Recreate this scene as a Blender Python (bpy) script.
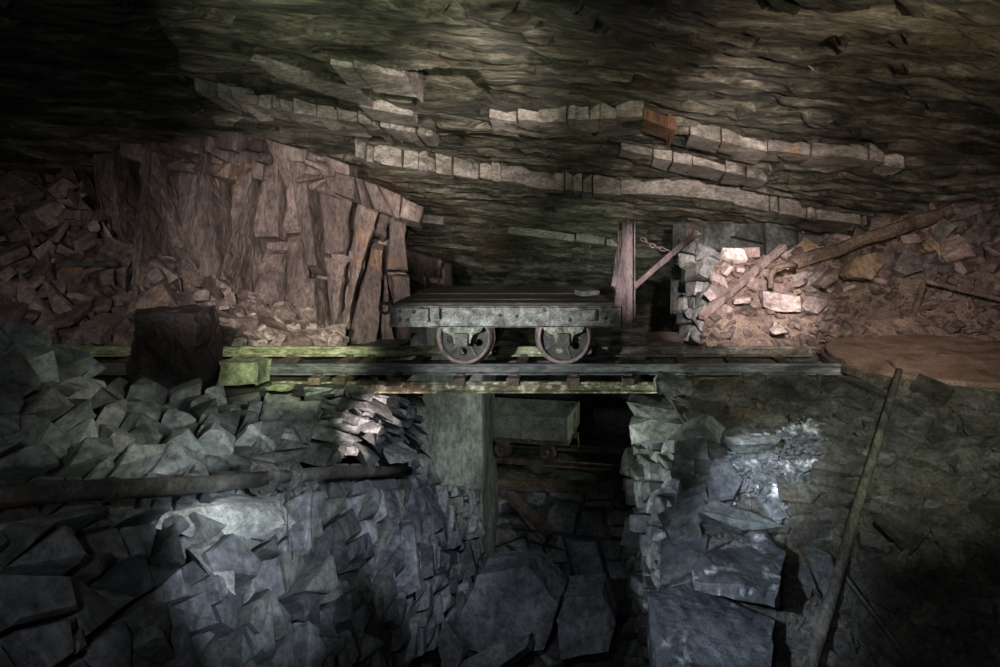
import bpy, bmesh, math, random
import numpy as np
from mathutils import Vector, Matrix, Euler

for o in list(bpy.data.objects): bpy.data.objects.remove(o)
SC = bpy.context.scene
COL = SC.collection
PI = math.pi
F = 667.0; CX = 600.0; CY = 210.0; CAMZ = 1.1

def W(px, py, d):
    """photo pixel + distance (m) -> point in the mine; rail tops lie at z = 0"""
    return Vector(((px - CX) / F * d, d, CAMZ - (py - CY) / F * d))

# ------------------------------------------------------------------ camera
cam = bpy.data.cameras.new('camera'); camo = bpy.data.objects.new('camera', cam); COL.objects.link(camo)
camo.location = (0, 0, CAMZ); camo.rotation_euler = (PI / 2, 0, 0)
cam.sensor_width = 36; cam.lens = F / 1000 * 36
cam.shift_x = -(CX - 500) / 1000; cam.shift_y = -(333.5 - CY) / 1000
cam.clip_start = 0.05; cam.clip_end = 100
SC.camera = camo

# ------------------------------------------------------------------ world, exposure, torches
wd = bpy.data.worlds.new('mine_dark'); SC.world = wd; wd.use_nodes = True
bgn = wd.node_tree.nodes['Background']; bgn.inputs[0].default_value = (0.5, 0.55, 0.65, 1); bgn.inputs[1].default_value = 0.004
SC.view_settings.view_transform = 'Standard'; SC.view_settings.look = 'None'
SC.view_settings.exposure = 0.0; SC.view_settings.gamma = 1.0
SC.view_settings.use_curve_mapping = False

def spot(name, loc, tgt, e, col, deg, blend=0.9, rad=0.04):
    l = bpy.data.lights.new(name, 'SPOT'); l.energy = e; l.color = col; l.spot_size = math.radians(deg)
    l.spot_blend = blend; l.shadow_soft_size = rad
    o = bpy.data.objects.new(name, l); COL.objects.link(o); o.location = loc
    o.rotation_euler = (Vector(tgt) - Vector(loc)).to_track_quat('-Z', 'Y').to_euler()
    return o

# torches carried by the people lighting the mine
spot('torch_roof_middle', (-1.0, 1.6, 1.35), W(440, 60, 5.0), 185, (0.95, 1.0, 0.72), 66, 1.0)
spot('torch_roof_warm', (2.0, 1.6, 1.35), W(850, 50, 4.6), 165, (1.0, 0.82, 0.60), 76, 1.0)
spot('torch_roof_edges', (0.2, 1.4, 1.6), W(450, 135, 6.0), 1150, (1.0, 0.86, 0.78), 26, 1.0)
spot('torch_roof_ledge', (0.9, 1.4, 1.6), W(720, 165, 6.6), 1250, (1.0, 0.85, 0.78), 26, 1.0)
spot('torch_heap', (0.85, 2.5, 1.75), W(745, 295, 6.2), 1500, (1.0, 0.82, 0.77), 24, 0.8)
spot('torch_heap_wide', (1.0, 2.4, 1.5), W(890, 285, 6.4), 420, (1.0, 0.80, 0.70), 44, 0.9)
spot('torch_plate', (2.2, 2.6, 1.7), W(920, 355, 5.0), 60, (1.0, 0.74, 0.58), 42, 0.9)
spot('torch_slope', (-0.6, 1.7, 1.0), W(768, 480, 3.85), 620, (0.78, 0.87, 1.0), 16, 1.0)
spot('torch_slope_slab', (-0.6, 1.5, 0.5), W(730, 590, 3.2), 220, (0.74, 0.84, 1.0), 28, 0.9)
spot('torch_slope_top', (1.4, 2.0, 1.4), W(850, 405, 4.2), 170, (0.95, 1.0, 0.78), 52, 0.9)
spot('torch_wall_blue', (0.0, 2.0, 0.4), W(265, 530, 3.3), 230, (0.82, 0.89, 1.0), 36, 1.0)
spot('torch_wall_far', (-0.3, 2.6, 0.6), W(410, 510, 5.2), 230, (0.84, 0.87, 1.0), 32, 0.9)
spot('torch_wall_upper', (-0.4, 2.2, 0.9), W(200, 420, 3.8), 85, (0.97, 1.0, 0.82), 56, 1.0)
spot('torch_wall_pink', (0.9, 3.2, 0.35), W(360, 425, 4.8), 1500, (1.0, 0.80, 0.78), 10, 0.6)
spot('torch_rails', (-1.2, 2.6, 0.9), W(300, 358, 5.0), 300, (0.92, 1.0, 0.68), 24, 0.8)
spot('torch_stone_column', (-1.3, 3.4, -0.2), W(650, 430, 4.6), 150, (0.90, 1.0, 0.86), 36, 1.0)
spot('torch_column_foot', (-0.7, 3.3, -0.7), W(660, 530, 4.2), 55, (0.84, 0.92, 1.0), 44, 1.0)
spot('torch_pit', (-0.5, 3.0, 0.3), W(510, 600, 5.6), 60, (0.82, 0.86, 1.0), 40, 0.9)
spot('torch_rock_face', (-1.8, 2.2, 1.2), W(315, 245, 6.5), 850, (1.0, 0.88, 0.80), 42, 1.0)
spot('torch_left_heap', (-2.6, 2.0, 1.3), W(110, 270, 6.2), 120, (1.0, 0.90, 0.84), 44, 1.0)
spot('torch_wagon', (-1.4, 1.6, 0.8), W(500, 318, 4.7), 480, (0.98, 1.0, 0.96), 28, 0.9)
spot('torch_wagon_end', (0.7, 2.2, 1.25), W(640, 270, 4.7), 300, (1.0, 0.86, 0.84), 17, 1.0)
spot('torch_back', (0.2, 6.3, 0.1), W(560, 255, 8.9), 35, (0.68, 1.0, 0.68), 80, 1.0)
spot('torch_lower_tub', (1.7, 8.1, -0.8), W(570, 425, 8.7), 75, (0.84, 1.0, 0.62), 40, 0.9)
spot('torch_pillar', (-0.4, 4.9, -0.4), W(460, 430, 7.0), 120, (0.92, 1.0, 0.90), 60, 0.9)
fill_l = bpy.data.lights.new('fill_lamp', 'POINT'); fill_l.energy = 45; fill_l.color = (0.92, 0.95, 1.0); fill_l.shadow_soft_size = 0.05  # added weak fill behind the camera, lifts the darkest areas
fill_o = bpy.data.objects.new('fill_lamp', fill_l); COL.objects.link(fill_o); fill_o.location = (-0.35, -0.3, 1.5)

# ------------------------------------------------------------------ helpers
def rs(seed): return np.random.RandomState(seed)

def _hash(i, j, k, seed):
    n = (i * 374761393 + j * 668265263 + k * 2147483647 + seed * 974711).astype(np.int64) & 0xffffffff
    n = ((n ^ (n >> 13)) * 1274126177) & 0xffffffff
    n = ((n ^ (n >> 16)) * 2246822519) & 0xffffffff
    return ((n ^ (n >> 15)) & 0xffff) / 65535.0
def vnoise(p, seed=0):
    p = np.asarray(p, float); i = np.floor(p).astype(np.int64); f = p - i; f = f * f * (3 - 2 * f)
    r = 0
    for a in (0, 1):
        for b in (0, 1):
            for c in (0, 1):
                w = (f[..., 0] if a else 1 - f[..., 0]) * (f[..., 1] if b else 1 - f[..., 1]) * (f[..., 2] if c else 1 - f[..., 2])
                r = r + w * _hash(i[..., 0] + a, i[..., 1] + b, i[..., 2] + c, seed)
    return r * 2 - 1
def fbm(p, octv=4, seed=0, gain=0.5, ridged=False):
    p = np.asarray(p, float); r = 0; a = 1.0
    for o in range(octv):
        n = vnoise(p * (2.03 ** o) + o * 17.3, seed + o)
        if ridged: n = 1 - 2 * np.abs(n)
        r = r + a * n; a *= gain
    return r

def link(name, me, mat, parent=None):
    o = bpy.data.objects.new(name, me); COL.objects.link(o)
    if mat and not me.materials: me.materials.append(mat)
    if parent: o.parent = parent
    return o
def tag(o, label, cat, group=None, kind=None):
    if label: o['label'] = label
    if cat: o['category'] = cat
    if group: o['group'] = group
    if kind: o['kind'] = kind
    return o
def struct(o, label=None):
    o['kind'] = 'structure'
    if label: o['label'] = label
    return o
def empty(name, loc=(0, 0, 0), rot=(0, 0, 0)):
    o = bpy.data.objects.new(name, None); COL.objects.link(o); o.location = loc; o.rotation_euler = rot
    o.empty_display_size = 0.1
    return o

class MB:
    def __init__(s): s.v = []; s.f = []
    def add(s, v, f):
        b = len(s.v); s.v += [tuple(p) for p in v]; s.f += [tuple(i + b for i in q) for q in f]; return s
    def box(s, c, d, rot=None):
        hx, hy, hz = d[0] / 2, d[1] / 2, d[2] / 2
        v = [Vector((x * hx, y * hy, z * hz)) for x in (-1, 1) for y in (-1, 1) for z in (-1, 1)]
        if rot is not None:
            m = Euler(rot).to_matrix(); v = [m @ p for p in v]
        v = [p + Vector(c) for p in v]
        return s.add(v, [(0, 1, 3, 2), (4, 6, 7, 5), (0, 4, 5, 1), (2, 3, 7, 6), (0, 2, 6, 4), (1, 5, 7, 3)])
    def b2(s, x0, x1, y0, y1, z0, z1): return s.box(((x0 + x1) / 2, (y0 + y1) / 2, (z0 + z1) / 2), (x1 - x0, y1 - y0, z1 - z0))
    def tube(s, pts, r, n=10, cap=True, seed=None):
        pts = [Vector(p) for p in pts]; R = r if isinstance(r, (list, tuple)) else [r] * len(pts)
        V = []; Fc = []; up = None
        for i, p in enumerate(pts):
            t = (pts[min(i + 1, len(pts) - 1)] - pts[max(i - 1, 0)]).normalized()
            if up is None: up = t.orthogonal().normalized()
            up = (up - t * up.dot(t)).normalized(); q = t.cross(up)
            for k in range(n):
                a = 2 * PI * k / n; V.append(p + (up * math.cos(a) + q * math.sin(a)) * R[i])
        for i in range(len(pts) - 1):
            for k in range(n): Fc.append((i * n + k, i * n + (k + 1) % n, (i + 1) * n + (k + 1) % n, (i + 1) * n + k))
        if cap: Fc.append(tuple(range(n - 1, -1, -1))); Fc.append(tuple((len(pts) - 1) * n + k for k in range(n)))
        return s.add(V, Fc)
    def prism(s, poly, axis, a0, a1):
        """poly of 2D points swept along an axis ('x': points are (y,z); 'y': (x,z); 'z': (x,y))"""
        def mk(p, a): return {'x': (a, p[0], p[1]), 'y': (p[0], a, p[1]), 'z': (p[0], p[1], a)}[axis]
        n = len(poly); V = [mk(p, a0) for p in poly] + [mk(p, a1) for p in poly]
        Fc = [tuple(range(n)), tuple(range(2 * n - 1, n - 1, -1))] + [(i, i + n, (i + 1) % n + n, (i + 1) % n) for i in range(n)]
        return s.add(V, Fc)
    def lathe_y(s, prof, c, n=36, close=True):
        """profile of (radius, y) turned about an axis along y through c"""
        V = []; m = len(prof); Fc = []
        for k in range(n):
            a = 2 * PI * k / n
            for r, y in prof: V.append((c[0] + r * math.cos(a), c[1] + y, c[2] + r * math.sin(a)))
        for k in range(n):
            for j in range(m if close else m - 1):
                j2 = (j + 1) % m; k2 = (k + 1) % n
                Fc.append((k * m + j, k * m + j2, k2 * m + j2, k2 * m + j))
        return s.add(V, Fc)
    def mesh(s, name, smooth=False):
        me = bpy.data.meshes.new(name); me.from_pydata(s.v, [], s.f); me.update()
        bm = bmesh.new(); bm.from_mesh(me); bmesh.ops.recalc_face_normals(bm, faces=bm.faces); bm.to_mesh(me); bm.free()
        if smooth: me.shade_smooth()
        return me
    def build(s, name, mat, parent=None, smooth=False, bevel=0):
        o = link(name, s.mesh(name, smooth), mat, parent)
        if bevel:
            m = o.modifiers.new('bevel', 'BEVEL'); m.width = bevel; m.segments = 2; m.limit_method = 'ANGLE'
        return o

def hull_mesh(name, pts):
    bm = bmesh.new()
    for p in pts: bm.verts.new(p)
    r = bmesh.ops.convex_hull(bm, input=bm.verts)
    bmesh.ops.delete(bm, geom=[g for g in bm.verts if not g.link_faces], context='VERTS')
    bmesh.ops.dissolve_limit(bm, angle_limit=math.radians(4), verts=bm.verts, edges=bm.edges)
    bmesh.ops.recalc_face_normals(bm, faces=bm.faces)
    me = bpy.data.meshes.new(name); bm.to_mesh(me); bm.free()
    return me

def roughen(me, rough, seed, most=0.06):
    """chip a mesh: cut its long edges and push the points about"""
    bm = bmesh.new(); bm.from_mesh(me); bmesh.ops.triangulate(bm, faces=bm.faces)
    for _ in range(5):
        long_ = [e for e in bm.edges if e.calc_length() > most]
        if not long_: break
        bmesh.ops.subdivide_edges(bm, edges=long_, cuts=1); bmesh.ops.triangulate(bm, faces=bm.faces)
    bm.normal_update(); co = np.array([v.co[:] for v in bm.verts]); nz = fbm(co * 9 + seed, 3, seed) * rough + np.round(fbm(co * 5 + seed, 2, seed + 3) * 2) * 0.5 * rough
    for v, k in zip(bm.verts, nz): v.co += v.normal * (k - rough)
    bm.to_mesh(me); bm.free()

def grid_mesh(name, P, smooth=True):
    """P: array (rows, cols, 3)"""
    r, c = P.shape[:2]
    me = bpy.data.meshes.new(name)
    idx = np.arange(r * c).reshape(r, c)
    q = np.stack([idx[:-1, :-1], idx[:-1, 1:], idx[1:, 1:], idx[1:, :-1]], -1).reshape(-1, 4)
    me.from_pydata(P.reshape(-1, 3).tolist(), [], q.tolist()); me.update()
    if smooth: me.shade_smooth()
    return me

class Patch:
    """surface through a grid of (px, py, distance) points"""
    def __init__(s, rows, world=False):
        if world: s.G = np.array(rows, float)
        else: s.G = np.array([[tuple(W(*p)) for p in r] for r in rows])
        g = s.G
        s.Lu = np.linalg.norm(np.diff(g, axis=1), axis=2).sum(1).mean()
        s.Lv = np.linalg.norm(np.diff(g, axis=0), axis=2).sum(0).mean()
        # columns spaced by their real length
        cl = np.linalg.norm(np.diff(g, axis=1), axis=2).mean(0); s.cu = np.concatenate([[0], np.cumsum(cl)]) / cl.sum()
        rl = np.linalg.norm(np.diff(g, axis=0), axis=2).mean(1); s.cv = np.concatenate([[0], np.cumsum(rl)]) / rl.sum()
    def ev(s, u, v):
        u = np.asarray(u, float); v = np.asarray(v, float)
        i = np.clip(np.searchsorted(s.cu, u, side='right') - 1, 0, len(s.cu) - 2); j = np.clip(np.searchsorted(s.cv, v, side='right') - 1, 0, len(s.cv) - 2)
        a = ((u - s.cu[i]) / (s.cu[i + 1] - s.cu[i]))[..., None]; b = ((v - s.cv[j]) / (s.cv[j + 1] - s.cv[j]))[..., None]
        g = s.G
        return (g[j, i] * (1 - a) + g[j, i + 1] * a) * (1 - b) + (g[j + 1, i] * (1 - a) + g[j + 1, i + 1] * a) * b
    def nrm(s, u, v, e=0.02):
        du = s.ev(u + e, v) - s.ev(u - e, v); dv = s.ev(u, v + e) - s.ev(u, v - e)
        n = np.cross(dv, du); n = n / (np.linalg.norm(n, axis=-1, keepdims=True) + 1e-9)
        p = s.ev(u, v); t = np.array([0, 0, CAMZ]) - p          # towards the open side of the cavern
        sg = np.sign((n * t).sum(-1, keepdims=True)); sg[sg == 0] = 1
        return n * sg
    def grid(s, nu, nv, amp=0.0, freq=2.0, octv=4, seed=0, ridged=False, off=0.0, ext=0.0):
        u, v = np.meshgrid(np.linspace(-ext, 1 + ext, nu), np.linspace(-ext, 1 + ext, nv))
        P = s.ev(u, v); N = s.nrm(u, v, 0.06)
        return P + N * (off + amp * fbm(P * freq, octv, seed, ridged=ridged))[..., None]

def clip_poly(poly, mx, my, nx, ny):
    out = []; n = len(poly)
    for i in range(n):
        a = poly[i]; b = poly[(i + 1) % n]
        da = (a[0] - mx) * nx + (a[1] - my) * ny; db = (b[0] - mx) * nx + (b[1] - my) * ny
        if da <= 0: out.append(a)
        if (da < 0 < db) or (db < 0 < da):
            t = da / (da - db); out.append((a[0] + (b[0] - a[0]) * t, a[1] + (b[1] - a[1]) * t))
    return out
def fracture(w, h, r, seed, asp=1.0, rfun=None, rot=0.0, jit=0.28):
    """break a w x h sheet along joints into angular pieces about r across, asp times longer along the (rotated) bedding"""
    q = rs(seed); out = []; stack = [[(0, 0), (w, 0), (w, h), (0, h)]]
    while stack:
        poly = stack.pop()
        if len(poly) < 3: continue
        A = np.array(poly); c = A.mean(0)
        x, y = A[:, 0], A[:, 1]; area = 0.5 * abs(np.dot(x, np.roll(y, -1)) - np.dot(y, np.roll(x, -1)))
        t = r * r * asp * (rfun(c[0] / w, c[1] / h) ** 2 if rfun else 1) * math.exp(q.normal(0, 0.6))
        if area < t or len(poly) < 3:
            if area > 0.04 * r * r and len(poly) >= 3: out.append(((c[0] / w, c[1] / h), [(a / w, b / h) for a, b in poly], math.sqrt(area)))
            continue
        e1 = np.array([math.cos(rot), math.sin(rot)]); e2 = np.array([-e1[1], e1[0]])
        p1 = A @ e1; p2 = A @ e2; L1 = (p1.max() - p1.min()) / asp; L2 = p2.max() - p2.min()
        d, lo, hi = (e1, p1.min(), p1.max()) if L1 * q.uniform(0.8, 1.25) > L2 else (e2, p2.min(), p2.max())
        f = lo + (hi - lo) * q.uniform(0.34, 0.66); m = c + d * (f - c @ d); a = q.normal(0, jit)
        n = np.array([d[0] * math.cos(a) - d[1] * math.sin(a), d[0] * math.sin(a) + d[1] * math.cos(a)])
        stack.append(clip_poly(poly, m[0], m[1], n[0], n[1])); stack.append(clip_poly(poly, m[0], m[1], -n[0], -n[1]))
    return out

def stone_cells(patch, parent, mats, r, seed, asp=1.0, depth=0.12, tilt=0.5, gap=0.93, name='stone', rfun=None, proud=0.07, rot=0.0, jit=0.28, cut=None, rough=0):
    """packed stones on a patch, each an object of its own, under one wall"""
    R = rs(seed + 7); cells = fracture(patch.Lu, patch.Lv, r, seed, asp, rfun, rot, jit)
    cells.sort(key=lambda c: -c[2]); n = 0; made = []
    for (cu, cv), poly, q in cells:
        if cut and cut(cu, cv): continue
        U = np.array([p[0] for p in poly]); V = np.array([p[1] for p in poly])
        c = patch.ev(cu, cv); nn = patch.nrm(np.array([cu]), np.array([cv]))[0]
        P = patch.ev(U, V); mu = P.mean(0)
        t1 = np.cross(nn, [0, 0, 1.0]); t1 /= np.linalg.norm(t1) + 1e-9; t2 = np.cross(nn, t1)
        g = gap * (0.94 + 0.08 * R.rand()); Q = mu + (P - mu) * g
        out = R.uniform(-0.4, 1.0) * proud
        size = math.sqrt(((P - mu) ** 2).sum(1).mean())
        planes = [(R.normal(0, tilt), R.normal(0, tilt), out + R.uniform(0.1, 0.5) * size * 0.5) for _ in range(R.randint(2, 4))]
        pts = []
        for k in range(len(Q)):
            pts.append(Q[k] - nn * depth)
            loc = Q[k] - mu; a = loc @ t1; b = loc @ t2
            for f in (1.0, 0.86, 0.4):
                hh = min(p[0] * a * f + p[1] * b * f + p[2] for p in planes)
                if f == 1.0: hh = min(hh, out + 0.0) - 0.10 * size * R.rand()
                pts.append(mu + loc * f + nn * max(hh, -depth * 0.7))
        org = Vector(mu)
        me = hull_mesh(name, [Vector(p) - org for p in pts])
        if rough: roughen(me, rough, seed + len(made), 0.09)
        m = mats[R.randint(len(mats))] if isinstance(mats, (list, tuple)) else mats
        o = link(name, me, m, parent); o.location = org
        made.append(o)
    return made

# ------------------------------------------------------------------ materials
def mat_base(name):
    m = bpy.data.materials.new(name); m.use_nodes = True; nt = m.node_tree
    return m, nt, nt.nodes['Principled BSDF']
def N(nt, t, **kw):
    n = nt.nodes.new(t)
    for k, v in kw.items(): setattr(n, k, v)
    return n
def ramp(nt, stops):
    r = N(nt, 'ShaderNodeValToRGB'); e = r.color_ramp.elements
    while len(e) < len(stops): e.new(0.5)
    for i, (p, c) in enumerate(stops):
        e[i].position = p; e[i].color = (*c, 1) if len(c) == 3 else c
    return r
def rock(name, cols, *a, con=0.15, **kw): return rock_(name, cols, con, *a, **kw)
def rock_(name, cols, con, scale=3.0, rough=0.75, bump=0.6, streak=(1, 1, 1), stain=None, stain_amt=0.5, stain_scale=1.2, var=0.35, fine=22, spec=0.35, dist=0.03, veins=None, rot=(0, 0, 0)):
    m, nt, b = mat_base(name); L = nt.links.new
    geo = N(nt, 'ShaderNodeNewGeometry'); mp = N(nt, 'ShaderNodeMapping'); mp.inputs['Scale'].default_value = streak
    if rot != (0, 0, 0):
        mp0 = N(nt, 'ShaderNodeMapping'); mp0.inputs['Rotation'].default_value = rot; L(geo.outputs['Position'], mp0.inputs['Vector']); L(mp0.outputs[0], mp.inputs['Vector'])
    else: L(geo.outputs['Position'], mp.inputs['Vector'])
    n1 = N(nt, 'ShaderNodeTexNoise'); n1.inputs['Scale'].default_value = scale; n1.inputs['Detail'].default_value = 9; n1.inputs['Roughness'].default_value = 0.68
    n1.inputs['Distortion'].default_value = 0.4
    L(mp.outputs[0], n1.inputs['Vector'])
    k = len(cols); r1 = ramp(nt, [(0.5 - con + 2 * con * i / (k - 1), c) for i, c in enumerate(cols)]); L(n1.outputs['Fac'], r1.inputs[0])
    n2 = N(nt, 'ShaderNodeTexNoise'); n2.inputs['Scale'].default_value = fine; n2.inputs['Detail'].default_value = 8; n2.inputs['Roughness'].default_value = 0.75
    L(mp.outputs[0], n2.inputs['Vector'])
    r2 = ramp(nt, [(0.34, (0.22, 0.22, 0.22)), (0.5, (0.95, 0.95, 0.95)), (0.68, (1.7, 1.7, 1.7))]); L(n2.outputs['Fac'], r2.inputs[0])
    mx = N(nt, 'ShaderNodeMix', data_type='RGBA', blend_type='MULTIPLY'); mx.inputs['Factor'].default_value = 0.85
    L(r1.outputs[0], mx.inputs[6]); L(r2.outputs[0], mx.inputs[7]); last = mx.outputs[2]
    if stain:
        n3 = N(nt, 'ShaderNodeTexNoise'); n3.inputs['Scale'].default_value = stain_scale; n3.inputs['Detail'].default_value = 6; n3.inputs['Roughness'].default_value = 0.6
        L(geo.outputs['Position'], n3.inputs['Vector'])
        r3 = ramp(nt, [(0.62 - 0.25 * stain_amt, (0, 0, 0)), (0.78 - 0.2 * stain_amt, (1, 1, 1))]); L(n3.outputs['Fac'], r3.inputs[0])
        m3 = N(nt, 'ShaderNodeMix', data_type='RGBA'); L(r3.outputs[0], m3.inputs['Factor']); L(last, m3.inputs[6])
        m4 = N(nt, 'ShaderNodeMix', data_type='RGBA', blend_type='MULTIPLY'); m4.inputs['Factor'].default_value = 1
        m4.inputs[6].default_value = (*stain, 1); L(r2.outputs[0], m4.inputs[7]); L(m4.outputs[2], m3.inputs[7]); last = m3.outputs[2]
    if veins:
        nv = N(nt, 'ShaderNodeTexNoise'); nv.inputs['Scale'].default_value = 1.1; nv.inputs['Detail'].default_value = 4; nv.inputs['Roughness'].default_value = 0.55; nv.inputs['Distortion'].default_value = 0.8
        L(mp.outputs[0], nv.inputs['Vector'])
        rv = ramp(nt, [(0.0, (0, 0, 0)), (0.488, (0, 0, 0)), (0.5, (1, 1, 1)), (0.512, (0, 0, 0))]); L(nv.outputs['Fac'], rv.inputs[0])
        nv2 = N(nt, 'ShaderNodeTexNoise'); nv2.inputs['Scale'].default_value = 2.3; L(geo.outputs['Position'], nv2.inputs['Vector'])
        rv2 = ramp(nt, [(0.60, (0, 0, 0)), (0.72, (0.8, 0.8, 0.8))]); L(nv2.outputs['Fac'], rv2.inputs[0])
        mm = N(nt, 'ShaderNodeMath', operation='MULTIPLY'); L(rv.outputs[0], mm.inputs[0]); L(rv2.outputs[0], mm.inputs[1])
        m5 = N(nt, 'ShaderNodeMix', data_type='RGBA'); L(mm.outputs[0], m5.inputs['Factor']); L(last, m5.inputs[6]); m5.inputs[7].default_value = (*veins, 1); last = m5.outputs[2]
    oi = N(nt, 'ShaderNodeObjectInfo'); mr = N(nt, 'ShaderNodeMapRange'); mr.inputs['To Min'].default_value = 1 - var; mr.inputs['To Max'].default_value = 1 + var
    L(oi.outputs['Random'], mr.inputs['Value'])
    hs = N(nt, 'ShaderNodeHueSaturation'); L(mr.outputs[0], hs.inputs['Value']); L(last, hs.inputs['Color']); L(hs.outputs[0], b.inputs['Base Color'])
    rr = N(nt, 'ShaderNodeMapRange'); rr.inputs['To Min'].default_value = max(0.12, rough - 0.22); rr.inputs['To Max'].default_value = min(1, rough + 0.2)
    L(n1.outputs['Fac'], rr.inputs['Value']); L(rr.outputs[0], b.inputs['Roughness'])
    b.inputs['Specular IOR Level'].default_value = spec
    nb = N(nt, 'ShaderNodeTexNoise'); nb.inputs['Scale'].default_value = fine * 0.8; nb.inputs['Detail'].default_value = 10; nb.inputs['Roughness'].default_value = 0.7
    L(mp.outputs[0], nb.inputs['Vector'])
    bp = N(nt, 'ShaderNodeBump'); bp.inputs['Strength'].default_value = bump; bp.inputs['Distance'].default_value = dist
    L(nb.outputs['Fac'], bp.inputs['Height']); L(bp.outputs[0], b.inputs['Normal'])
    return m

M = {}
M['slate'] = rock('slate', [(0.045, 0.052, 0.05), (0.13, 0.145, 0.14), (0.24, 0.26, 0.25)], 2.6, 0.62, 0.5, stain=(0.10, 0.075, 0.05), stain_amt=0.15)
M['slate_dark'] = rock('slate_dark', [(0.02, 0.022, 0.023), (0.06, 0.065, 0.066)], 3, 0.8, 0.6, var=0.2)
M['slate_pale'] = rock('slate_pale', [(0.10, 0.11, 0.11), (0.22, 0.235, 0.23), (0.36, 0.375, 0.36)], 2.2, 0.6, 0.5)
M['slate_blue'] = rock('slate_blue', [(0.05, 0.055, 0.065), (0.13, 0.14, 0.155), (0.22, 0.235, 0.25)], 3.0, 0.55, 0.5, var=0.4)
M['slate_lit'] = rock('slate_lit', [(0.06, 0.065, 0.07), (0.13, 0.14, 0.15)], 3.0, 0.55, 0.5, stain=(0.70, 0.72, 0.74), stain_amt=0.28, stain_scale=9)  # whitish flecks put bright torchlight into the slate's colour
M['purple_rock'] = rock('purple_rock', [(0.07, 0.053, 0.05), (0.16, 0.124, 0.115), (0.25, 0.20, 0.185)], 1.6, 0.7, 0.55, streak=(1.6, 1.6, 0.45), stain=(0.27, 0.15, 0.08), stain_amt=0.03, stain_scale=1.5, var=0.28)
M['rust_rock'] = rock('rust_rock', [(0.13, 0.075, 0.045), (0.31, 0.18, 0.10)], 2.0, 0.65, 0.5, streak=(1.6, 1.6, 0.5))
M['brown_rubble'] = rock('brown_rubble', [(0.07, 0.052, 0.048), (0.17, 0.13, 0.12), (0.30, 0.24, 0.22)], 3.0, 0.7, 0.5, stain=(0.30, 0.17, 0.07), stain_amt=0.12, stain_scale=2.0, var=0.45)
M['ochre_rubble'] = rock('ochre_rubble', [(0.12, 0.088, 0.058), (0.28, 0.21, 0.14), (0.38, 0.30, 0.21)], 3.0, 0.7, 0.5, var=0.3)
M['grey_rubble'] = rock('grey_rubble', [(0.06, 0.055, 0.053), (0.15, 0.138, 0.132), (0.25, 0.235, 0.225)], 3.0, 0.7, 0.5, var=0.4)
M['pale_rubble'] = rock('pale_rubble', [(0.20, 0.165, 0.16), (0.42, 0.36, 0.35), (0.55, 0.49, 0.48)], 3.0, 0.65, 0.5, var=0.3)
M['sand'] = rock('sand', [(0.09, 0.066, 0.052), (0.22, 0.168, 0.138), (0.34, 0.265, 0.22)], 5.0, 0.85, 0.9, fine=60, var=0.0)
M['scree'] = rock('scree', [(0.03, 0.03, 0.028), (0.085, 0.083, 0.075), (0.15, 0.145, 0.13)], 4.0, 0.75, 1.0, stain=(0.11, 0.085, 0.05), stain_amt=0.3, var=0.35, fine=40)
M['scree_grey'] = rock('scree_grey', [(0.035, 0.037, 0.037), (0.09, 0.094, 0.092), (0.16, 0.165, 0.16)], 4.0, 0.7, 0.8, var=0.3, fine=30)
M['roof'] = rock('roof', [(0.010, 0.011, 0.009), (0.035, 0.037, 0.028), (0.085, 0.083, 0.062), (0.19, 0.18, 0.14), (0.32, 0.30, 0.25)], 2.4, 0.42, 1.0, con=0.16, streak=(0.6, 2.6, 3.2), stain=(0.10, 0.07, 0.042), stain_amt=0.3, stain_scale=0.8, var=0.0, fine=19, spec=0.5, dist=0.05, veins=(0.75, 0.70, 0.60), rot=(0, 0, -0.29))
M['roof_slab'] = rock('roof_slab', [(0.11, 0.10, 0.088), (0.26, 0.24, 0.215), (0.40, 0.37, 0.34)], 3.0, 0.6, 0.7, streak=(0.9, 1.5, 2.0), stain=(0.40, 0.22, 0.09), stain_amt=-0.05, stain_scale=1.5, var=0.25)
M['slate_wet_glint'] = rock('slate_wet_glint', [(0.02, 0.022, 0.026), (0.06, 0.066, 0.075), (0.13, 0.14, 0.155)], 3.0, 0.42, 0.8, var=0.0, stain=(0.45, 0.47, 0.5), stain_amt=0.12, stain_scale=10)  # white flecks are painted glints on the dark wet slab
M['boulder'] = rock('boulder', [(0.007, 0.005, 0.006), (0.018, 0.013, 0.0135), (0.034, 0.027, 0.027)], 3.5, 0.6, 0.9, var=0)
M['mossy'] = rock('mossy', [(0.09, 0.10, 0.07), (0.22, 0.25, 0.15), (0.36, 0.40, 0.26)], 4.0, 0.8, 0.6, var=0.1)
M['plaster'] = rock('plaster', [(0.10, 0.11, 0.10), (0.21, 0.23, 0.21), (0.29, 0.31, 0.28)], 1.8, 0.8, 0.5, streak=(1, 1, 0.5), var=0)
M['rust'] = rock('rust', [(0.04, 0.03, 0.025), (0.105, 0.078, 0.066), (0.19, 0.15, 0.13)], 9, 0.75, 0.5, fine=70, var=0.12, dist=0.006)
M['iron'] = rock('iron', [(0.06, 0.06, 0.058), (0.20, 0.20, 0.19), (0.42, 0.42, 0.40)], 14, 0.6, 0.6, fine=90, var=0.0, dist=0.006, stain=(0.10, 0.06, 0.04), stain_amt=0.1, stain_scale=5)
M['dark_iron'] = rock('dark_iron', [(0.025, 0.025, 0.025), (0.08, 0.08, 0.078), (0.17, 0.165, 0.155)], 12, 0.55, 0.5, fine=80, var=0.0, dist=0.005)
M['black_iron'] = rock('black_iron', [(0.012, 0.013, 0.014), (0.035, 0.036, 0.037), (0.08, 0.08, 0.078)], 12, 0.5, 0.5, fine=80, var=0.0, dist=0.005)
M['bracket_iron'] = rock('bracket_iron', [(0.04, 0.045, 0.035), (0.22, 0.24, 0.19), (0.52, 0.55, 0.45)], 16, 0.7, 0.6, fine=60, var=0.0, dist=0.006)
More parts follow.
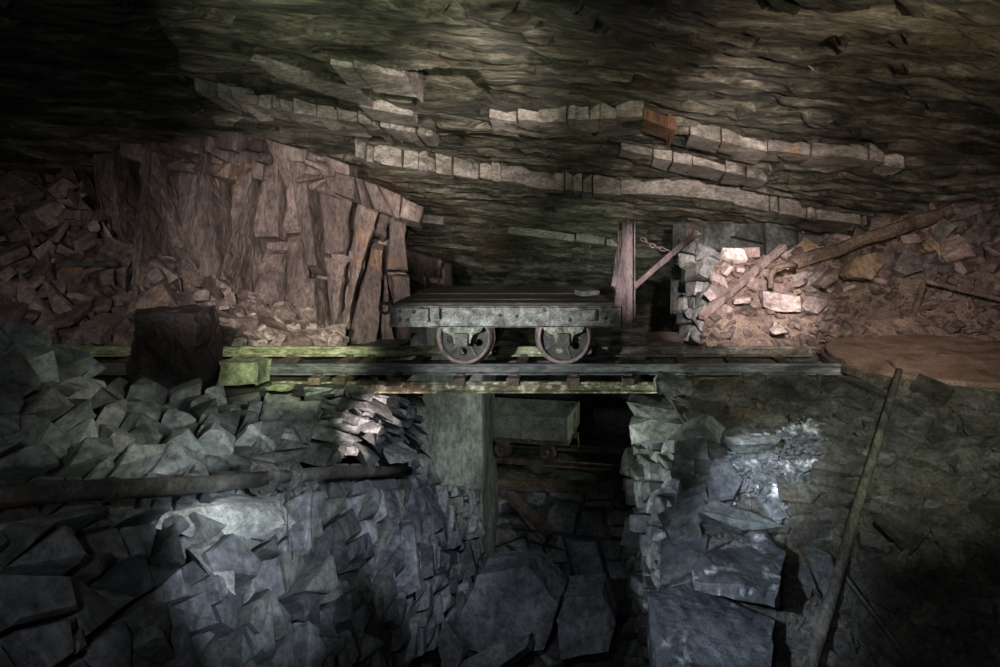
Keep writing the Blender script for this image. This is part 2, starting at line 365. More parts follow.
M['post_iron'] = rock('post_iron', [(0.10, 0.075, 0.07), (0.24, 0.19, 0.185), (0.36, 0.30, 0.29)], 8, 0.6, 0.4, fine=80, var=0.0, dist=0.004, streak=(2, 2, 0.5))
M['rail_moss'] = rock('rail_moss', [(0.06, 0.065, 0.04), (0.22, 0.245, 0.13), (0.58, 0.60, 0.45)], 11, 0.75, 0.6, streak=(0.4, 1, 1), fine=60, var=0, dist=0.006)
M['rail_worn'] = rock('rail_worn', [(0.05, 0.04, 0.036), (0.15, 0.13, 0.12), (0.30, 0.28, 0.26)], 10, 0.6, 0.5, streak=(0.4, 1, 1), fine=60, var=0, dist=0.005, stain=(0.5, 0.52, 0.45), stain_amt=0.25, stain_scale=12)
M['rail_steel'] = rock('rail_steel', [(0.05, 0.055, 0.06), (0.14, 0.15, 0.16), (0.26, 0.27, 0.28)], 8, 0.5, 0.4, streak=(0.25, 1, 1), fine=60, var=0, dist=0.004, stain=(0.13, 0.08, 0.05), stain_amt=0.2, stain_scale=4)
M['beam_lichen'] = rock('beam_lichen', [(0.05, 0.045, 0.03), (0.13, 0.115, 0.07), (0.22, 0.19, 0.12)], 9, 0.7, 0.5, streak=(0.4, 1, 1), fine=60, var=0, dist=0.005, stain=(0.66, 0.66, 0.50), stain_amt=0.55, stain_scale=16)
M['plate'] = rock('plate', [(0.09, 0.062, 0.047), (0.18, 0.127, 0.10), (0.27, 0.195, 0.155)], 4.5, 0.7, 0.4, fine=60, var=0, dist=0.005)
M['deck'] = rock('deck', [(0.035, 0.026, 0.02), (0.085, 0.064, 0.052), (0.15, 0.12, 0.10)], 5, 0.75, 0.6, streak=(0.35, 1.6, 1), fine=40, var=0.2, dist=0.01)
M['wood'] = rock('wood', [(0.045, 0.034, 0.027), (0.125, 0.096, 0.075), (0.22, 0.175, 0.14)], 6, 0.75, 0.7, fine=40, var=0.2, dist=0.012)
M['pole_wood'] = rock('pole_wood', [(0.035, 0.032, 0.027), (0.09, 0.083, 0.07), (0.17, 0.16, 0.135)], 6, 0.75, 0.6, streak=(2, 1, 0.4), fine=40, var=0.0, dist=0.01)
M['pipe'] = rock('pipe', [(0.03, 0.03, 0.03), (0.075, 0.075, 0.07), (0.14, 0.135, 0.125)], 7, 0.6, 0.5, fine=60, var=0, dist=0.006, stain=(0.14, 0.085, 0.05), stain_amt=0.15, stain_scale=3)
M['tub_paint'] = rock('tub_paint', [(0.10, 0.105, 0.10), (0.19, 0.20, 0.185), (0.27, 0.28, 0.25)], 5, 0.65, 0.4, fine=50, var=0, dist=0.005)

# ------------------------------------------------------------------ the roof
ROOF_Y = [0.3, 2.0, 3.2, 5.0, 6.2, 7.5, 8.8, 10.0, 11.0]
ROOF_Z = [2.30, 2.20, 2.10, 1.92, 1.66, 1.21, 0.57, -0.55, -1.9]
def roof_base(X, Y): return np.interp(Y, ROOF_Y, ROOF_Z) - 0.03 * np.clip(np.asarray(X) - 1, 0, 9) * np.clip(np.asarray(Y) - 4, 0, 5)
def roof_hit(px, py):
    ds = np.linspace(1.2, 10.9, 700); z = CAMZ - (py - CY) / F * ds; x = (px - CX) / F * ds
    i = np.argmax(z > roof_base(x, ds)) if py < CY else np.argmax(z > roof_base(x, ds))
    if z[i] <= roof_base(x[i], ds[i]): i = len(ds) - 1
    return ds[i]
# ledges broken out of the roof: photo line of the lower edge, thickness in pixels, block widths
BANDS = [
    ([(196, 92), (230, 100), (300, 113), (370, 124), (432, 137)], 12, (8, 26)),
    ([(330, 64), (365, 70), (410, 80)], 7, (20, 50)),
    ([(490, 116), (530, 122), (560, 121), (600, 118), (640, 116), (676, 130)], 16, (10, 30)),
    ([(355, 158), (420, 169), (500, 182), (560, 190), (620, 194), (690, 196), (740, 204), (800, 216), (868, 224)], 20, (7, 30)),
    ([(690, 134), (745, 148), (800, 155), (850, 156), (905, 168)], 13, (12, 50)),
    ([(250, 60), (330, 84), (360, 92)], 6, (20, 60)),
    ([(400, 222), (470, 228), (540, 236), (620, 246)], 8, (20, 70)),
    ([(620, 150), (700, 166), (770, 182)], 9, (15, 40)),
]
NX, X0, X1 = 620, -8.6, 6.2
xs = np.linspace(X0, X1, NX)
curves = []
for pts, th, _ in BANDS:
    B = [(W(p[0], p[1], roof_hit(*p))) for p in pts]
    bx = [b.x for b in B]; by = [b.y for b in B]
    curves.append((bx, by, th / F * np.mean(by)))
ys = np.concatenate([np.linspace(0.3, 3.0, 30), np.linspace(3.02, 9.0, 400), np.linspace(9.05, 11.0, 40)])
XX, YY = np.meshgrid(xs, ys)
ZZ = roof_base(XX, YY)
for k, (bx, by, h) in enumerate(curves):
    jag = 0.10 * np.floor(vnoise(np.stack([xs * 4.0, xs * 0, xs * 0], -1), 50 + k) * 3) / 3
    yk = np.interp(xs, bx, by) + 0.10 + 0.4 * np.abs(jag)
    fade = np.clip((xs - bx[0] + 0.1) / 0.3, 0, 1) * np.clip((bx[-1] + 0.1 - xs) / 0.3, 0, 1)
    dY = YY - yk[None, :]
    ZZ = ZZ + fade[None, :] * h * np.where(dY < 0, 0.55 * np.exp(np.minimum(dY, 0) / 0.35), -0.5 * np.exp(-np.maximum(dY, 0) / 0.9))
ZZ = ZZ + 0.10 + 0.06 * fbm(np.stack([XX * 0.7, YY * 1.6, ZZ * 0], -1), 4, 3)
# the beds of the slate: steps of a few centimetres that run across the chamber, dipping to the right
bed_t = 0.075
XR = XX * 0.958 + YY * 0.286; YR = YY * 0.958 - XX * 0.286
lay = (ZZ + 0.075 * XX) / bed_t + 1.3 * fbm(np.stack([XR * 0.55, YR * 1.5, ZZ * 0], -1), 5, 21, gain=0.55)
fl = np.floor(lay); fr = lay - fl
ZZ = ZZ + (fl + np.clip((fr - 0.92) / 0.08, 0, 1) - lay) * bed_t * 0.95 + 0.03
ZZ = ZZ + 0.014 * fbm(np.stack([XR * 6, YR * 9, ZZ * 0], -1), 3, 23) + 0.012 * fbm(np.stack([XR * 2, YR * 14, ZZ * 0], -1), 2, 29, ridged=True)
# roof raised on the left, shaped so that side stays in shade
edge = -2.95 + 0.35 * np.sin(YY * 2.1) * 0.5 - 0.25 * (YY - 5)
left = np.clip((edge - XX) / 0.12, 0, 1); ZZ = ZZ + left * 0.32 * np.clip((7.5 - YY) / 2.0, 0, 1)
# niche where a block has dropped out
nx0, nx1 = W(414, 100, 5.0).x, W(482, 100, 5.0).x
yn = roof_hit(450, 112)
niche = (1 / (1 + np.exp(-(XX - nx0) / 0.02))) * (1 / (1 + np.exp((XX - nx1) / 0.02))) * (1 / (1 + np.exp(-(YY - (yn - 0.75)) / 0.03))) * (1 / (1 + np.exp((YY - (yn + 0.02)) / 0.02)))
ZZ = ZZ + 0.26 * niche
ceil_o = struct(link('ceiling', grid_mesh('ceiling', np.stack([XX, YY, ZZ], -1), smooth=False), M['roof']), 'dark layered slate roof of the mine chamber')

R = rs(5)
def roof_block(name, p0, p1, th, back, mat, jig=0.035):
    """slab under the roof between two photo points (lower edge), th px thick, reaching back"""
    d0 = roof_hit(*p0) + R.uniform(-jig, jig); d1 = d0 + (roof_hit(*p1) - roof_hit(*p0)) + R.uniform(-jig, jig) * 0.8
    a, b = W(p0[0], p0[1], d0), W(p1[0], p1[1], d1)
    ha = th / F * d0 * R.uniform(0.65, 1.3); hb = th / F * d1 * R.uniform(0.65, 1.3)
    sl = -0.20
    pts = []
    for p, h in ((a, ha), (b, hb)):
        q = p.copy(); q.x += R.uniform(-0.01, 0.01)
        pts += [q, q + Vector((0, R.uniform(-0.03, 0.05), h)), q + Vector((R.uniform(-.03, .03), back, sl * back - 0.02 + R.uniform(0, 0.03))), q + Vector((0, back, h + 0.05))]
    m = (a + b) / 2; pts += [m + Vector((0, R.uniform(-0.03, 0.01), R.uniform(-0.01, 0.02))), m + Vector((0, R.uniform(-0.02, 0.03), (ha + hb) / 2 * R.uniform(0.9, 1.15)))]
    org = m.copy(); me = hull_mesh(name, [p - org for p in pts]); o = link(name, me, mat, ceil_o); o.location = org
    return o
for k, (pts, th, (w0, w1)) in enumerate(BANDS):
    px = [p[0] for p in pts]; py = [p[1] for p in pts]; x = px[0]
    while x < px[-1] - 4:
        w = R.uniform(w0, w1) * (2.0 if (k == 3 and x > 600) else 1.0) if R.rand() < 0.65 else R.uniform(w0, w0 * 1.6); x2 = min(x + w, px[-1])
        if not (k == 6 and R.rand() < 0.3):
            dy = R.uniform(-1.5, 1.5)
            roof_block('roof_slab', (x + 0.4, np.interp(x, px, py) + dy), (x2 - 0.4, np.interp(x2, px, py) + dy), th * R.uniform(0.75, 1.15), R.uniform(0.25, 0.45), M['rust_rock'] if (k == 2 and x > 640) else M['roof_slab'])
        x = x2
roof_block('roof_slab', (360, 106), (413, 116), 42, 0.3, M['roof_slab'], 0)
# ------------------------------------------------------------------ rock shell: back wall, dark void
def rockgrid(name, P, mat, label=None, smooth=False): return struct(link(name, grid_mesh(name, P, smooth), mat), label)
bw = Patch([[(-9, 10.6, 1.0), (-3, 10.6, 1.0), (2, 10.6, 0.6), (7.5, 9.0, 1.4)], [(-9, 10.8, -4.2), (-3, 10.8, -4.2), (2, 10.6, -4.2), (7.5, 9.0, -4.2)]], world=True)
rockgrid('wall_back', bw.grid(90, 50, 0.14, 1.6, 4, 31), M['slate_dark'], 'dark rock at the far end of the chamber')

# pit floor
gx, gy = np.meshgrid(np.linspace(-3.0, 2.6, 90), np.linspace(1.2, 10.6, 130))
gz = np.interp(gy, [1.2, 5.6, 6.6, 7.9, 8.1, 10.6], [-2.3, -2.35, -3.0, -3.1, -2.34, -2.36])
gz = gz + 0.10 * fbm(np.stack([gx * 2.2, gy * 2.2, gz * 0], -1), 4, 41)
gz = np.where((gy > 8.15), np.minimum(gz, -2.30), gz)
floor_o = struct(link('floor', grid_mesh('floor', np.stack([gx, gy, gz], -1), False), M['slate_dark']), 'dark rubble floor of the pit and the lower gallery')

# track beds left and right of the pit
def bed(name, x0, x1, y0, y1, z, mat, seed, label):
    a, b = np.meshgrid(np.linspace(x0, x1, 110), np.linspace(y0, y1, 40)); c = z + 0.018 * fbm(np.stack([a * 5, b * 5, a * 0], -1), 4, seed)
    edge_d = np.minimum(b - y0, 9); c = c - 0.25 * np.clip(0.15 - edge_d, 0, 1)
    return struct(link(name, grid_mesh(name, np.stack([a, b, c], -1), False), mat), label)
bed('floor_left', -7.0, -1.80, 4.50, 6.6, -0.125, M['scree'], 61, 'brown stony track bed left of the pit')
bed('floor_right', 0.42, 6.5, 4.66, 6.6, -0.105, M['sand'], 62, 'brown gritty track bed right of the pit')

# ------------------------------------------------------------------ dry stone walls of the pit
up = Patch([
    [(-60, 318, 2.75), (20, 332, 3.0), (90, 386, 3.9), (140, 390, 4.3), (250, 390, 4.5), (340, 388, 4.6), (385, 388, 4.75), (418, 392, 5.6)],
    [(-60, 410, 2.4), (20, 415, 2.6), (90, 430, 3.1), (140, 432, 3.4), (250, 432, 4.0), (340, 430, 4.55), (385, 430, 5.0), (420, 430, 5.8)],
    [(-60, 478, 2.30), (20, 476, 2.50), (90, 475, 2.82), (140, 473, 3.08), (250, 468, 3.8), (340, 462, 4.7), (385, 458, 5.4), (425, 455, 6.2)]])
wl = rockgrid('wall_left', up.grid(70, 30, 0.02, 3, 3, 71, off=-0.10, ext=0.02), M['slate_dark'], 'upper dry stone wall of grey slate blocks left of the pit')
stone_cells(up, wl, [M['slate'], M['slate'], M['slate_pale']], 0.13, 11, asp=1.4, tilt=0.36, gap=0.9, rfun=lambda u, v: 1.5 - 0.6 * u, rot=0.2, jit=0.34, proud=0.10)
low = Patch([
    [(-60, 534, 2.0), (20, 525, 2.2), (90, 518, 2.5), (140, 514, 2.75), (250, 504, 3.4), (340, 495, 4.3), (400, 488, 5.1), (450, 484, 6.2), (472, 490, 6.9)],
    [(-60, 590, 1.9), (20, 590, 2.05), (90, 590, 2.3), (140, 590, 2.55), (250, 580, 3.1), (340, 560, 3.9), (400, 550, 4.7), (450, 540, 5.9), (478, 545, 6.7)],
    [(-60, 720, 1.8), (20, 720, 1.9), (90, 720, 2.1), (140, 720, 2.3), (250, 720, 2.75), (330, 700, 3.4), (385, 680, 4.2), (440, 645, 5.2), (478, 610, 6.3)]])
wll = rockgrid('wall_left_lower', low.grid(80, 40, 0.02, 3, 3, 72, off=-0.10, ext=0.02), M['slate_dark'], 'lower dry stone wall of blue grey slate below the pipe')
stone_cells(low, wll, [M['slate_blue'], M['slate_blue'], M['slate']], 0.18, 13, asp=1.0, tilt=0.22, gap=0.9, rfun=lambda u, v: 1.1 - 0.35 * u, rot=-0.5, jit=0.5, proud=0.09)
# shelf between the two walls
shelf = Patch([[(-60, 482, 2.24), (20, 480, 2.44), (90, 479, 2.76), (140, 477, 3.02), (250, 472, 3.74), (340, 465, 4.64), (425, 458, 6.1)], [(-60, 536, 2.0), (20, 527, 2.2), (90, 520, 2.5), (140, 516, 2.75), (250, 506, 3.4), (340, 497, 4.3), (440, 487, 6.0)]])
t1 = struct(link('trim_1', grid_mesh('trim_1', shelf.grid(60, 8, 0.008, 6, 3, 73, off=-0.06), False), M['slate_dark']), 'narrow stone shelf between the upper and lower left walls')
stone_cells(shelf, t1, [M['slate'], M['slate_blue']], 0.13, 14, asp=1.5, tilt=0.12, gap=0.9, depth=0.06, proud=0.02, jit=0.4)

rw = Patch([
    [(630, 436, 5.3), (646, 438, 4.85), (668, 440, 4.48), (703, 446, 4.05)],
    [(632, 520, 5.0), (645, 525, 4.6), (665, 530, 4.1), (695, 540, 3.7)],
    [(628, 690, 4.6), (640, 690, 4.1), (655, 700, 3.6), (685, 700, 3.2)]])
wr = rockgrid('wall_right', rw.grid(24, 50, 0.02, 3, 3, 74, off=-0.10), M['slate_dark'], 'stacked slate retaining wall on the right edge of the pit')
stone_cells(rw, wr, [M['slate'], M['slate_pale'], M['slate_blue']], 0.115, 17, asp=1.8, tilt=0.22, gap=0.9, proud=0.09, jit=0.3)

# pale pillar under the far side of the bridge
pil = Patch([[(-2.5, 7.4, 0.0), (-2.15, 7.05, 0.0), (-1.70, 6.95, 0.0), (-1.24, 7.0, 0.0), (-1.24, 7.9, 0.0)], [(-2.5, 7.4, -3.0), (-2.1, 7.05, -3.0), (-1.70, 6.92, -3.0), (-1.22, 6.98, -3.0), (-1.22, 7.9, -3.0)]], world=True)
rockgrid('wall_pillar', pil.grid(60, 70, 0.035, 2.4, 5, 75), M['plaster'], 'pale smooth rock pillar behind the left wall of the pit', True)

# ------------------------------------------------------------------ rock face behind the track on the left
face = Patch([
    [(90, 128, 6.9), (180, 136, 6.8), (260, 146, 6.6), (330, 162, 6.5), (405, 205, 6.7)],
    [(92, 230, 6.6), (180, 230, 6.5), (260, 230, 6.4), (330, 235, 6.35), (408, 250, 6.6)],
    [(95, 360, 6.3), (180, 360, 6.2), (260, 360, 6.1), (330, 360, 6.1), (412, 360, 6.4)]])
wf = rockgrid('wall_rock_face', face.grid(60, 50, 0.03, 2, 4, 81, off=-0.18), M['purple_rock'], 'jointed purple brown rock face behind the left track')
stone_cells(face, wf, [M['purple_rock']] * 11 + [M['rust_rock']], 1.12, 23, asp=0.27, tilt=0.20, gap=0.99, depth=0.3, proud=0.16, name='rock_column', jit=0.13, rough=0.015)
ret = Patch([[(398, 245, 7.2), (452, 262, 8.3)], [(398, 360, 7.1), (456, 360, 8.2)]])
stone_cells(ret, wf, [M['purple_rock']], 0.4, 24, asp=1.0, tilt=0.2, gap=0.98, depth=0.25, name='rock_column')
brk = Patch([[(125, 124, 6.75), (220, 132, 6.6), (300, 146, 6.45), (350, 165, 6.4)], [(125, 160, 6.65), (220, 178, 6.45), (300, 185, 6.35), (350, 205, 6.35)]])
stone_cells(brk, wf, [M['purple_rock']], 0.17, 25, asp=1.5, tilt=0.4, gap=0.95, depth=0.2, name='rock_block')
over = Patch([[(332, 170, 6.35), (375, 182, 6.3), (424, 205, 6.35)], [(335, 195, 6.3), (378, 212, 6.25), (420, 222, 6.3)]])
stone_cells(over, wf, [M['purple_rock']], 0.24, 26, asp=1.6, tilt=0.4, gap=0.97, depth=0.35, name='rock_block')

# layered blocks right of the void behind the wagon
bk = Patch([[(684, 222, 7.3), (760, 222, 7.9), (880, 224, 8.2)], [(682, 280, 7.2), (760, 280, 7.8), (880, 280, 8.1)], [(680, 345, 7.1), (760, 345, 7.7), (880, 345, 8.0)]])
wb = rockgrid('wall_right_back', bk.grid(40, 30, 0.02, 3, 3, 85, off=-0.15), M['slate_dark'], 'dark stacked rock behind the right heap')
stone_cells(bk, wb, [M['slate']], 0.3, 27, asp=1.9, tilt=0.15, gap=0.975, depth=0.2, name='rock_block')

# ------------------------------------------------------------------ loose stones
def rubble_mesh(seed, flat=0.5):
    q = rs(seed); a, b, c = 0.5, 0.5 * q.uniform(0.55, 0.9), 0.5 * flat * q.uniform(0.6, 1.2)
    pts = []
    for x in (-1, 1):
        for y in (-1, 1):
            for z in (-1, 1):
                p = np.array([x * a, y * b, z * c]) * q.uniform(0.72, 1.05, 3)
                if q.rand() < 0.35:
                    for ax in range(3):
                        e = p.copy(); e[ax] *= q.uniform(0.3, 0.75); pts.append(e)
                else: pts.append(p)
    return hull_mesh('slate_stone', [Vector(p) for p in pts])
PROTO = [rubble_mesh(100 + i, 0.62) for i in range(16)]
PFLAT = [rubble_mesh(200 + i, 0.34) for i in range(12)]
PM = {}
def proto(kind, i, mat):
    k = (kind, i, mat.name)
    if k not in PM:
        me = (PROTO if kind == 'b' else PFLAT)[i].copy(); me.materials.clear(); me.materials.append(mat); PM[k] = me
    return PM[k]
def stone(name, loc, size, mat, nrm=(0, 0, 1), spin=0, tilt=(0, 0), kind='b', i=0, scl=(1, 1, 1)):
    me = proto(kind, i, mat); o = bpy.data.objects.new(name, me); COL.objects.link(o)
    q = Vector((0, 0, 1)).rotation_difference(Vector(nrm)).to_matrix().to_4x4()
    r = q @ Euler((tilt[0], tilt[1], spin)).to_matrix().to_4x4()
    o.matrix_world = Matrix.Translation(Vector(loc)) @ r @ Matrix.Diagonal((size * scl[0], size * scl[1], size * scl[2], 1))
    return o
from mathutils.bvhtree import BVHTree
PLACED = []
def bvh_of(o):
    mw = o.matrix_world; me = o.data; vs = [mw @ v.co for v in me.vertices]
    lo = Vector((min(v.x for v in vs), min(v.y for v in vs), min(v.z for v in vs))); hi = Vector((max(v.x for v in vs), max(v.y for v in vs), max(v.z for v in vs)))
    return (BVHTree.FromPolygons(vs, [tuple(p.vertices) for p in me.polygons]), lo, hi)
def hits(b):
    for t, lo, hi in PLACED:
        if lo.x < b[2].x and hi.x > b[1].x and lo.y < b[2].y and hi.y > b[1].y and lo.z < b[2].z and hi.z > b[1].z and t.overlap(b[0]): return True
    return False
def claim(o):
    PLACED.append(bvh_at(o, Matrix.LocRotScale(o.location, o.rotation_euler, o.scale)))
    return o
def bvh_at(o, mw):
    me = o.data; vs = [mw @ v.co for v in me.vertices]
    lo = Vector((min(v.x for v in vs), min(v.y for v in vs), min(v.z for v in vs))); hi = Vector((max(v.x for v in vs), max(v.y for v in vs), max(v.z for v in vs)))
    return (BVHTree.FromPolygons(vs, [tuple(p.vertices) for p in me.polygons]), lo, hi)
HUE = {'brown_rubble': 'brown grey', 'purple_rock': 'purplish', 'pale_rubble': 'pale pinkish', 'ochre_rubble': 'ochre', 'scree': 'dark', 'slate': 'mid grey', 'grey_rubble': 'plain grey', 'scree_grey': 'cool grey', 'slate_blue': 'bluish'}
def scatter(patch, n, r0, r1, mats, seed, name, what, place, cat, group, sink=0.05, tl=0.35, szfun=None, keep=None, kinds=0.4):
    q = rs(seed); out = []
    for _ in range(n * 14):
        if len(out) >= n: break
        u, v = q.rand(2); p = patch.ev(u, v); t = q.rand() ** (0.6 if len(out) < n * 0.3 else 2.0); s = (r0 + (r1 - r0) * t) * (szfun(u, v) if szfun else 1)
        if keep and not keep(p, u, v): continue
        nn = patch.nrm(np.array([u]), np.array([v]))[0]; nn = nn * 0.6 + np.array([0, 0, 0.5]); nn = nn / np.linalg.norm(nn)
        m = mats[q.randint(len(mats))]; flat = q.rand() < kinds; i = q.randint(12); spin = q.rand() * 6.28; tlt = (q.normal(0, tl), q.normal(0, tl))
        loc = Vector(p) + Vector(nn) * s * sink
        mw = Matrix.Translation(loc) @ Vector((0, 0, 1)).rotation_difference(Vector(nn)).to_matrix().to_4x4() @ Euler((tlt[0], tlt[1], spin)).to_matrix().to_4x4()
        for sc in (1.0, 0.8, 0.62):
            me = proto('f' if flat else 'b', i, m); M4 = mw @ Matrix.Diagonal((s * sc, s * sc, s * sc, 1))
            vs = [M4 @ w.co for w in me.vertices]
            b = (BVHTree.FromPolygons(vs, [tuple(f.vertices) for f in me.polygons]), Vector(map(min, zip(*vs))), Vector(map(max, zip(*vs))))
            if not hits(b): break
        else: continue
        PLACED.append(b); o = bpy.data.objects.new(name, me); COL.objects.link(o); o.matrix_world = M4
        big_ = t * sc > 0.5
        tag(o, '%s %s %s%s %s' % ('large' if big_ else 'small', HUE.get(m.name, ''), 'flat ' if flat else 'chunky ', what, place(p, u, v) if callable(place) else place), cat, group); out.append(o)
    return out
def gravel(patch, n, r0, r1, mat, seed, name, parent, sink=0.2, keep=None):
    q = rs(seed); V = []; Fc = []
    bank = []
    for me in PROTO[:6] + PFLAT[:6]:
        bank.append((np.array([v.co[:] for v in me.vertices]), [tuple(p.vertices) for p in me.polygons]))
    U, Vv = q.rand(n), q.rand(n); P = patch.ev(U, Vv); NN = patch.nrm(U, Vv); b = 0
    for k in range(n):
        if keep and not keep(P[k], U[k], Vv[k]): continue
        pv, pf = bank[q.randint(len(bank))]; s = r0 + (r1 - r0) * q.rand() ** 2.2
        m = np.array(Euler((q.normal(0, .5), q.normal(0, .5), q.rand() * 6.28)).to_matrix())
        V += (pv * s @ m.T + P[k] + NN[k] * s * sink).tolist(); Fc += [tuple(i + b for i in f) for f in pf]; b = len(V)
    me = bpy.data.meshes.new(name); me.from_pydata(V, [], Fc); me.update()
    o = link(name, me, mat, parent); o['kind'] = 'stuff'; return o

# heap on the left
heapL = Patch([
    [(-60, 100, 8.0), (50, 118, 7.8), (105, 175, 7.2), (190, 265, 6.35), (260, 300, 6.1), (345, 338, 5.95)],
    [(-60, 230, 6.5), (50, 240, 6.4), (120, 265, 6.15), (190, 300, 5.95), (260, 325, 5.85), (345, 345, 5.8)],
    [(-60, 352, 5.55), (50, 352, 5.55), (120, 352, 5.6), (190, 352, 5.6), (260, 352, 5.65), (345, 352, 5.7)]])
hl = rockgrid('floor_left_heap', heapL.grid(80, 50, 0.05, 2.5, 4, 91, off=-0.06), M['slate_dark'], 'slope of broken rock under the left heap')

# heap on the right
heapR = Patch([
    [(722, 250, 6.6), (770, 258, 6.7), (850, 238, 7.1), (940, 203, 7.3), (1080, 180, 7.3)],
    [(708, 303, 6.05), (770, 305, 6.1), (850, 300, 6.3), (930, 285, 6.3), (1080, 285, 6.3)],
    [(698, 352, 5.56), (770, 350, 5.6), (850, 347, 5.72), (930, 341, 5.9), (1080, 341, 5.9)]])
hr = rockgrid('floor_right_heap', heapR.grid(90, 60, 0.03, 3.0, 4, 95), M['sand'], 'sandy brown slope of the right heap')
gravel(heapR, 1600, 0.02, 0.11, M['brown_rubble'], 313, 'gravel', hr)
EDGE = Patch([[(684, 236, 6.9), (716, 250, 6.5)], [(682, 300, 6.6), (712, 300, 6.15)], [(680, 345, 6.3), (700, 345, 5.65)]])
stone_cells(EDGE, wb, [M['slate'], M['slate_pale']], 0.24, 31, asp=1.3, tilt=0.3, name='stone', depth=0.2)

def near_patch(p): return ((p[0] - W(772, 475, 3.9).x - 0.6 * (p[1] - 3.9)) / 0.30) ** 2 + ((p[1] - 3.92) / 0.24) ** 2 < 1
# slope in the right foreground
slp = Patch([
    [(662, 388, 4.75), (760, 378, 4.62), (850, 379, 4.5), (940, 389, 4.22), (1080, 395, 4.2)],
    [(690, 432, 4.2), (760, 430, 4.15), (850, 430, 4.05), (940, 440, 3.9), (1080, 440, 3.8)],
    [(690, 540, 3.6), (770, 530, 3.6), (850, 530, 3.5), (940, 540, 3.35), (1080, 540, 3.2)],
    [(680, 720, 2.95), (770, 720, 2.9), (850, 720, 2.8), (940, 720, 2.7), (1080, 720, 2.6)]])
sl = rockgrid('floor_slope', slp.grid(150, 120, 0.022, 5.0, 5, 97, ridged=True), M['scree'], 'slope of dark slate waste in front of the turntable')
stone_cells(slp, sl, [M['scree'], M['scree'], M['scree_grey']], 0.15, 61, asp=1.9, tilt=0.16, gap=0.93, depth=0.06, proud=0.045, name='slate_plate', rot=0.12, jit=0.4)
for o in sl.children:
    if near_patch(o.location): o.data.materials.clear(); o.data.materials.append(M['slate_lit'])  # plates in the torch pool take the whitened colour
gravel(slp, 3000, 0.012, 0.075, M['scree'], 322, 'slate_chips', sl, sink=0.15)
gravel(slp, 26000, 0.01, 0.045, M['slate_lit'], 323, 'lit_patch_chips', sl, sink=1.0, keep=lambda p, u, v: ((p[0] - W(768, 475, 3.9).x - 0.5 * (p[1] - 3.9)) / 0.30) ** 2 + ((p[1] - 3.92) / 0.26) ** 2 < 0.85 + 1.0 * float(vnoise(p * 7.0, 5)))  # whitened chips paint the uneven outline of the torch pool

def big(name, corners_front, back, mat, label, cat='rock', jit=0.02, seed=0, parent=None, group=None, rough=0.012):
    """angular block: its visible outline at its own distances, with thickness behind, then chipped"""
    q = rs(900 + seed); pts = [W(*c) for c in corners_front]; pts += [p + Vector(b) for p in list(pts) for b in back]
    pts = [p + Vector(q.uniform(-jit, jit, 3)) for p in pts]
    base = Vector((sum(p.x for p in pts) / len(pts), sum(p.y for p in pts) / len(pts), min(p.z for p in pts)))
    me = hull_mesh(name, [p - base for p in pts])
    roughen(me, rough, seed)
    o = link(name, me, mat, parent); o.location = base
    if parent: o['label'] = label; return o
    claim(o)
    return tag(o, label, cat, group)

# named blocks on the right slope
big('slate_block', [(688, 574, 3.062), (700, 558, 3.213), (762, 530, 3.459), (786, 552, 3.307), (777, 588, 3.024), (735, 583, 2.986), (776, 612, 2.986), (735, 606, 2.948), (690, 590, 3.024)], [(0.03, 0.10, -0.03)], M['slate_lit'], 'wedge shaped slate block with a whitish edge lying on a larger slab', seed=1)  # whitish flecks stand in for light on its lower edge
big('slate_slab', [(650, 592, 3.136), (690, 583, 3.281), (775, 615, 3.088), (768, 690, 2.702), (690, 705, 2.654), (660, 690, 2.750)], [(0.0, 0.12, -0.22)], M['slate_wet_glint'], 'largest dark blue grey slab at the pit edge under the whitish block', seed=2)
big('stone', [(704, 540, 3.553), (714, 522, 3.705), (750, 527, 3.686), (748, 536, 3.591), (706, 556, 3.419)], [(0.02, 0.10, -0.12)], M['slate_pale'], 'pale slate block wedged behind the whitish edged block', seed=3, parent=wr)
big('slate_slab', [(700, 514, 3.553), (708, 500, 3.677), (782, 520, 3.610), (790, 532, 3.457), (740, 530, 3.495)], [(0.0, 0.12, -0.10)], M['slate'], 'long flat slate slab above the pale wedged block', seed=4)
big('stone', [(708, 480, 3.792), (714, 458, 3.936), (730, 455, 3.936), (744, 480, 3.792), (734, 500, 3.667), (712, 502, 3.648)], [(0.0, 0.12, -0.14)], M['slate_blue'], 'rounded dark slate block beside the white speckled patch', seed=5, parent=wr)
big('slate_slab', [(775, 478, 3.783), (790, 474, 3.802), (822, 492, 3.686), (814, 503, 3.608), (782, 498, 3.647)], [(0.0, 0.06, -0.06)], M['scree'], 'greenish flat slate lying in the white speckled patch', seed=6)
big('slate_block', [(656, 379, 4.46), (664, 373, 4.52), (690, 377, 4.52), (694, 393, 4.38), (672, 398, 4.34), (656, 395, 4.36)], [(0.0, 0.14, -0.03)], M['slate_pale'], 'pale green block sitting against the end of the bridge beam', seed=7)
big('stone', [(626, 402, 4.72), (650, 394, 4.85), (694, 398, 4.80), (700, 412, 4.50), (664, 424, 4.46), (634, 416, 4.60)], [(0.05, 0.30, -0.01)], M['slate_pale'], 'thick pale slab overhanging the pit at the top of the right wall', seed=8, parent=wr, jit=0.008, rough=0.006)
big('stone', [(628, 424, 4.62), (652, 418, 4.58), (690, 424, 4.42), (688, 440, 4.34), (650, 438, 4.44), (630, 446, 4.54)], [(0.05, 0.30, -0.01)], M['slate_pale'], 'second pale slab under the overhanging one on the right wall', seed=9, parent=wr, jit=0.008, rough=0.006)
big('stone', [(690, 420, 4.35), (706, 415, 4.40), (720, 430, 4.22), (712, 448, 4.1), (694, 446, 4.12)], [(0.02, 0.1, -0.1)], M['slate'], 'grey block tilted behind the pale slabs of the right wall', seed=10, parent=wr)
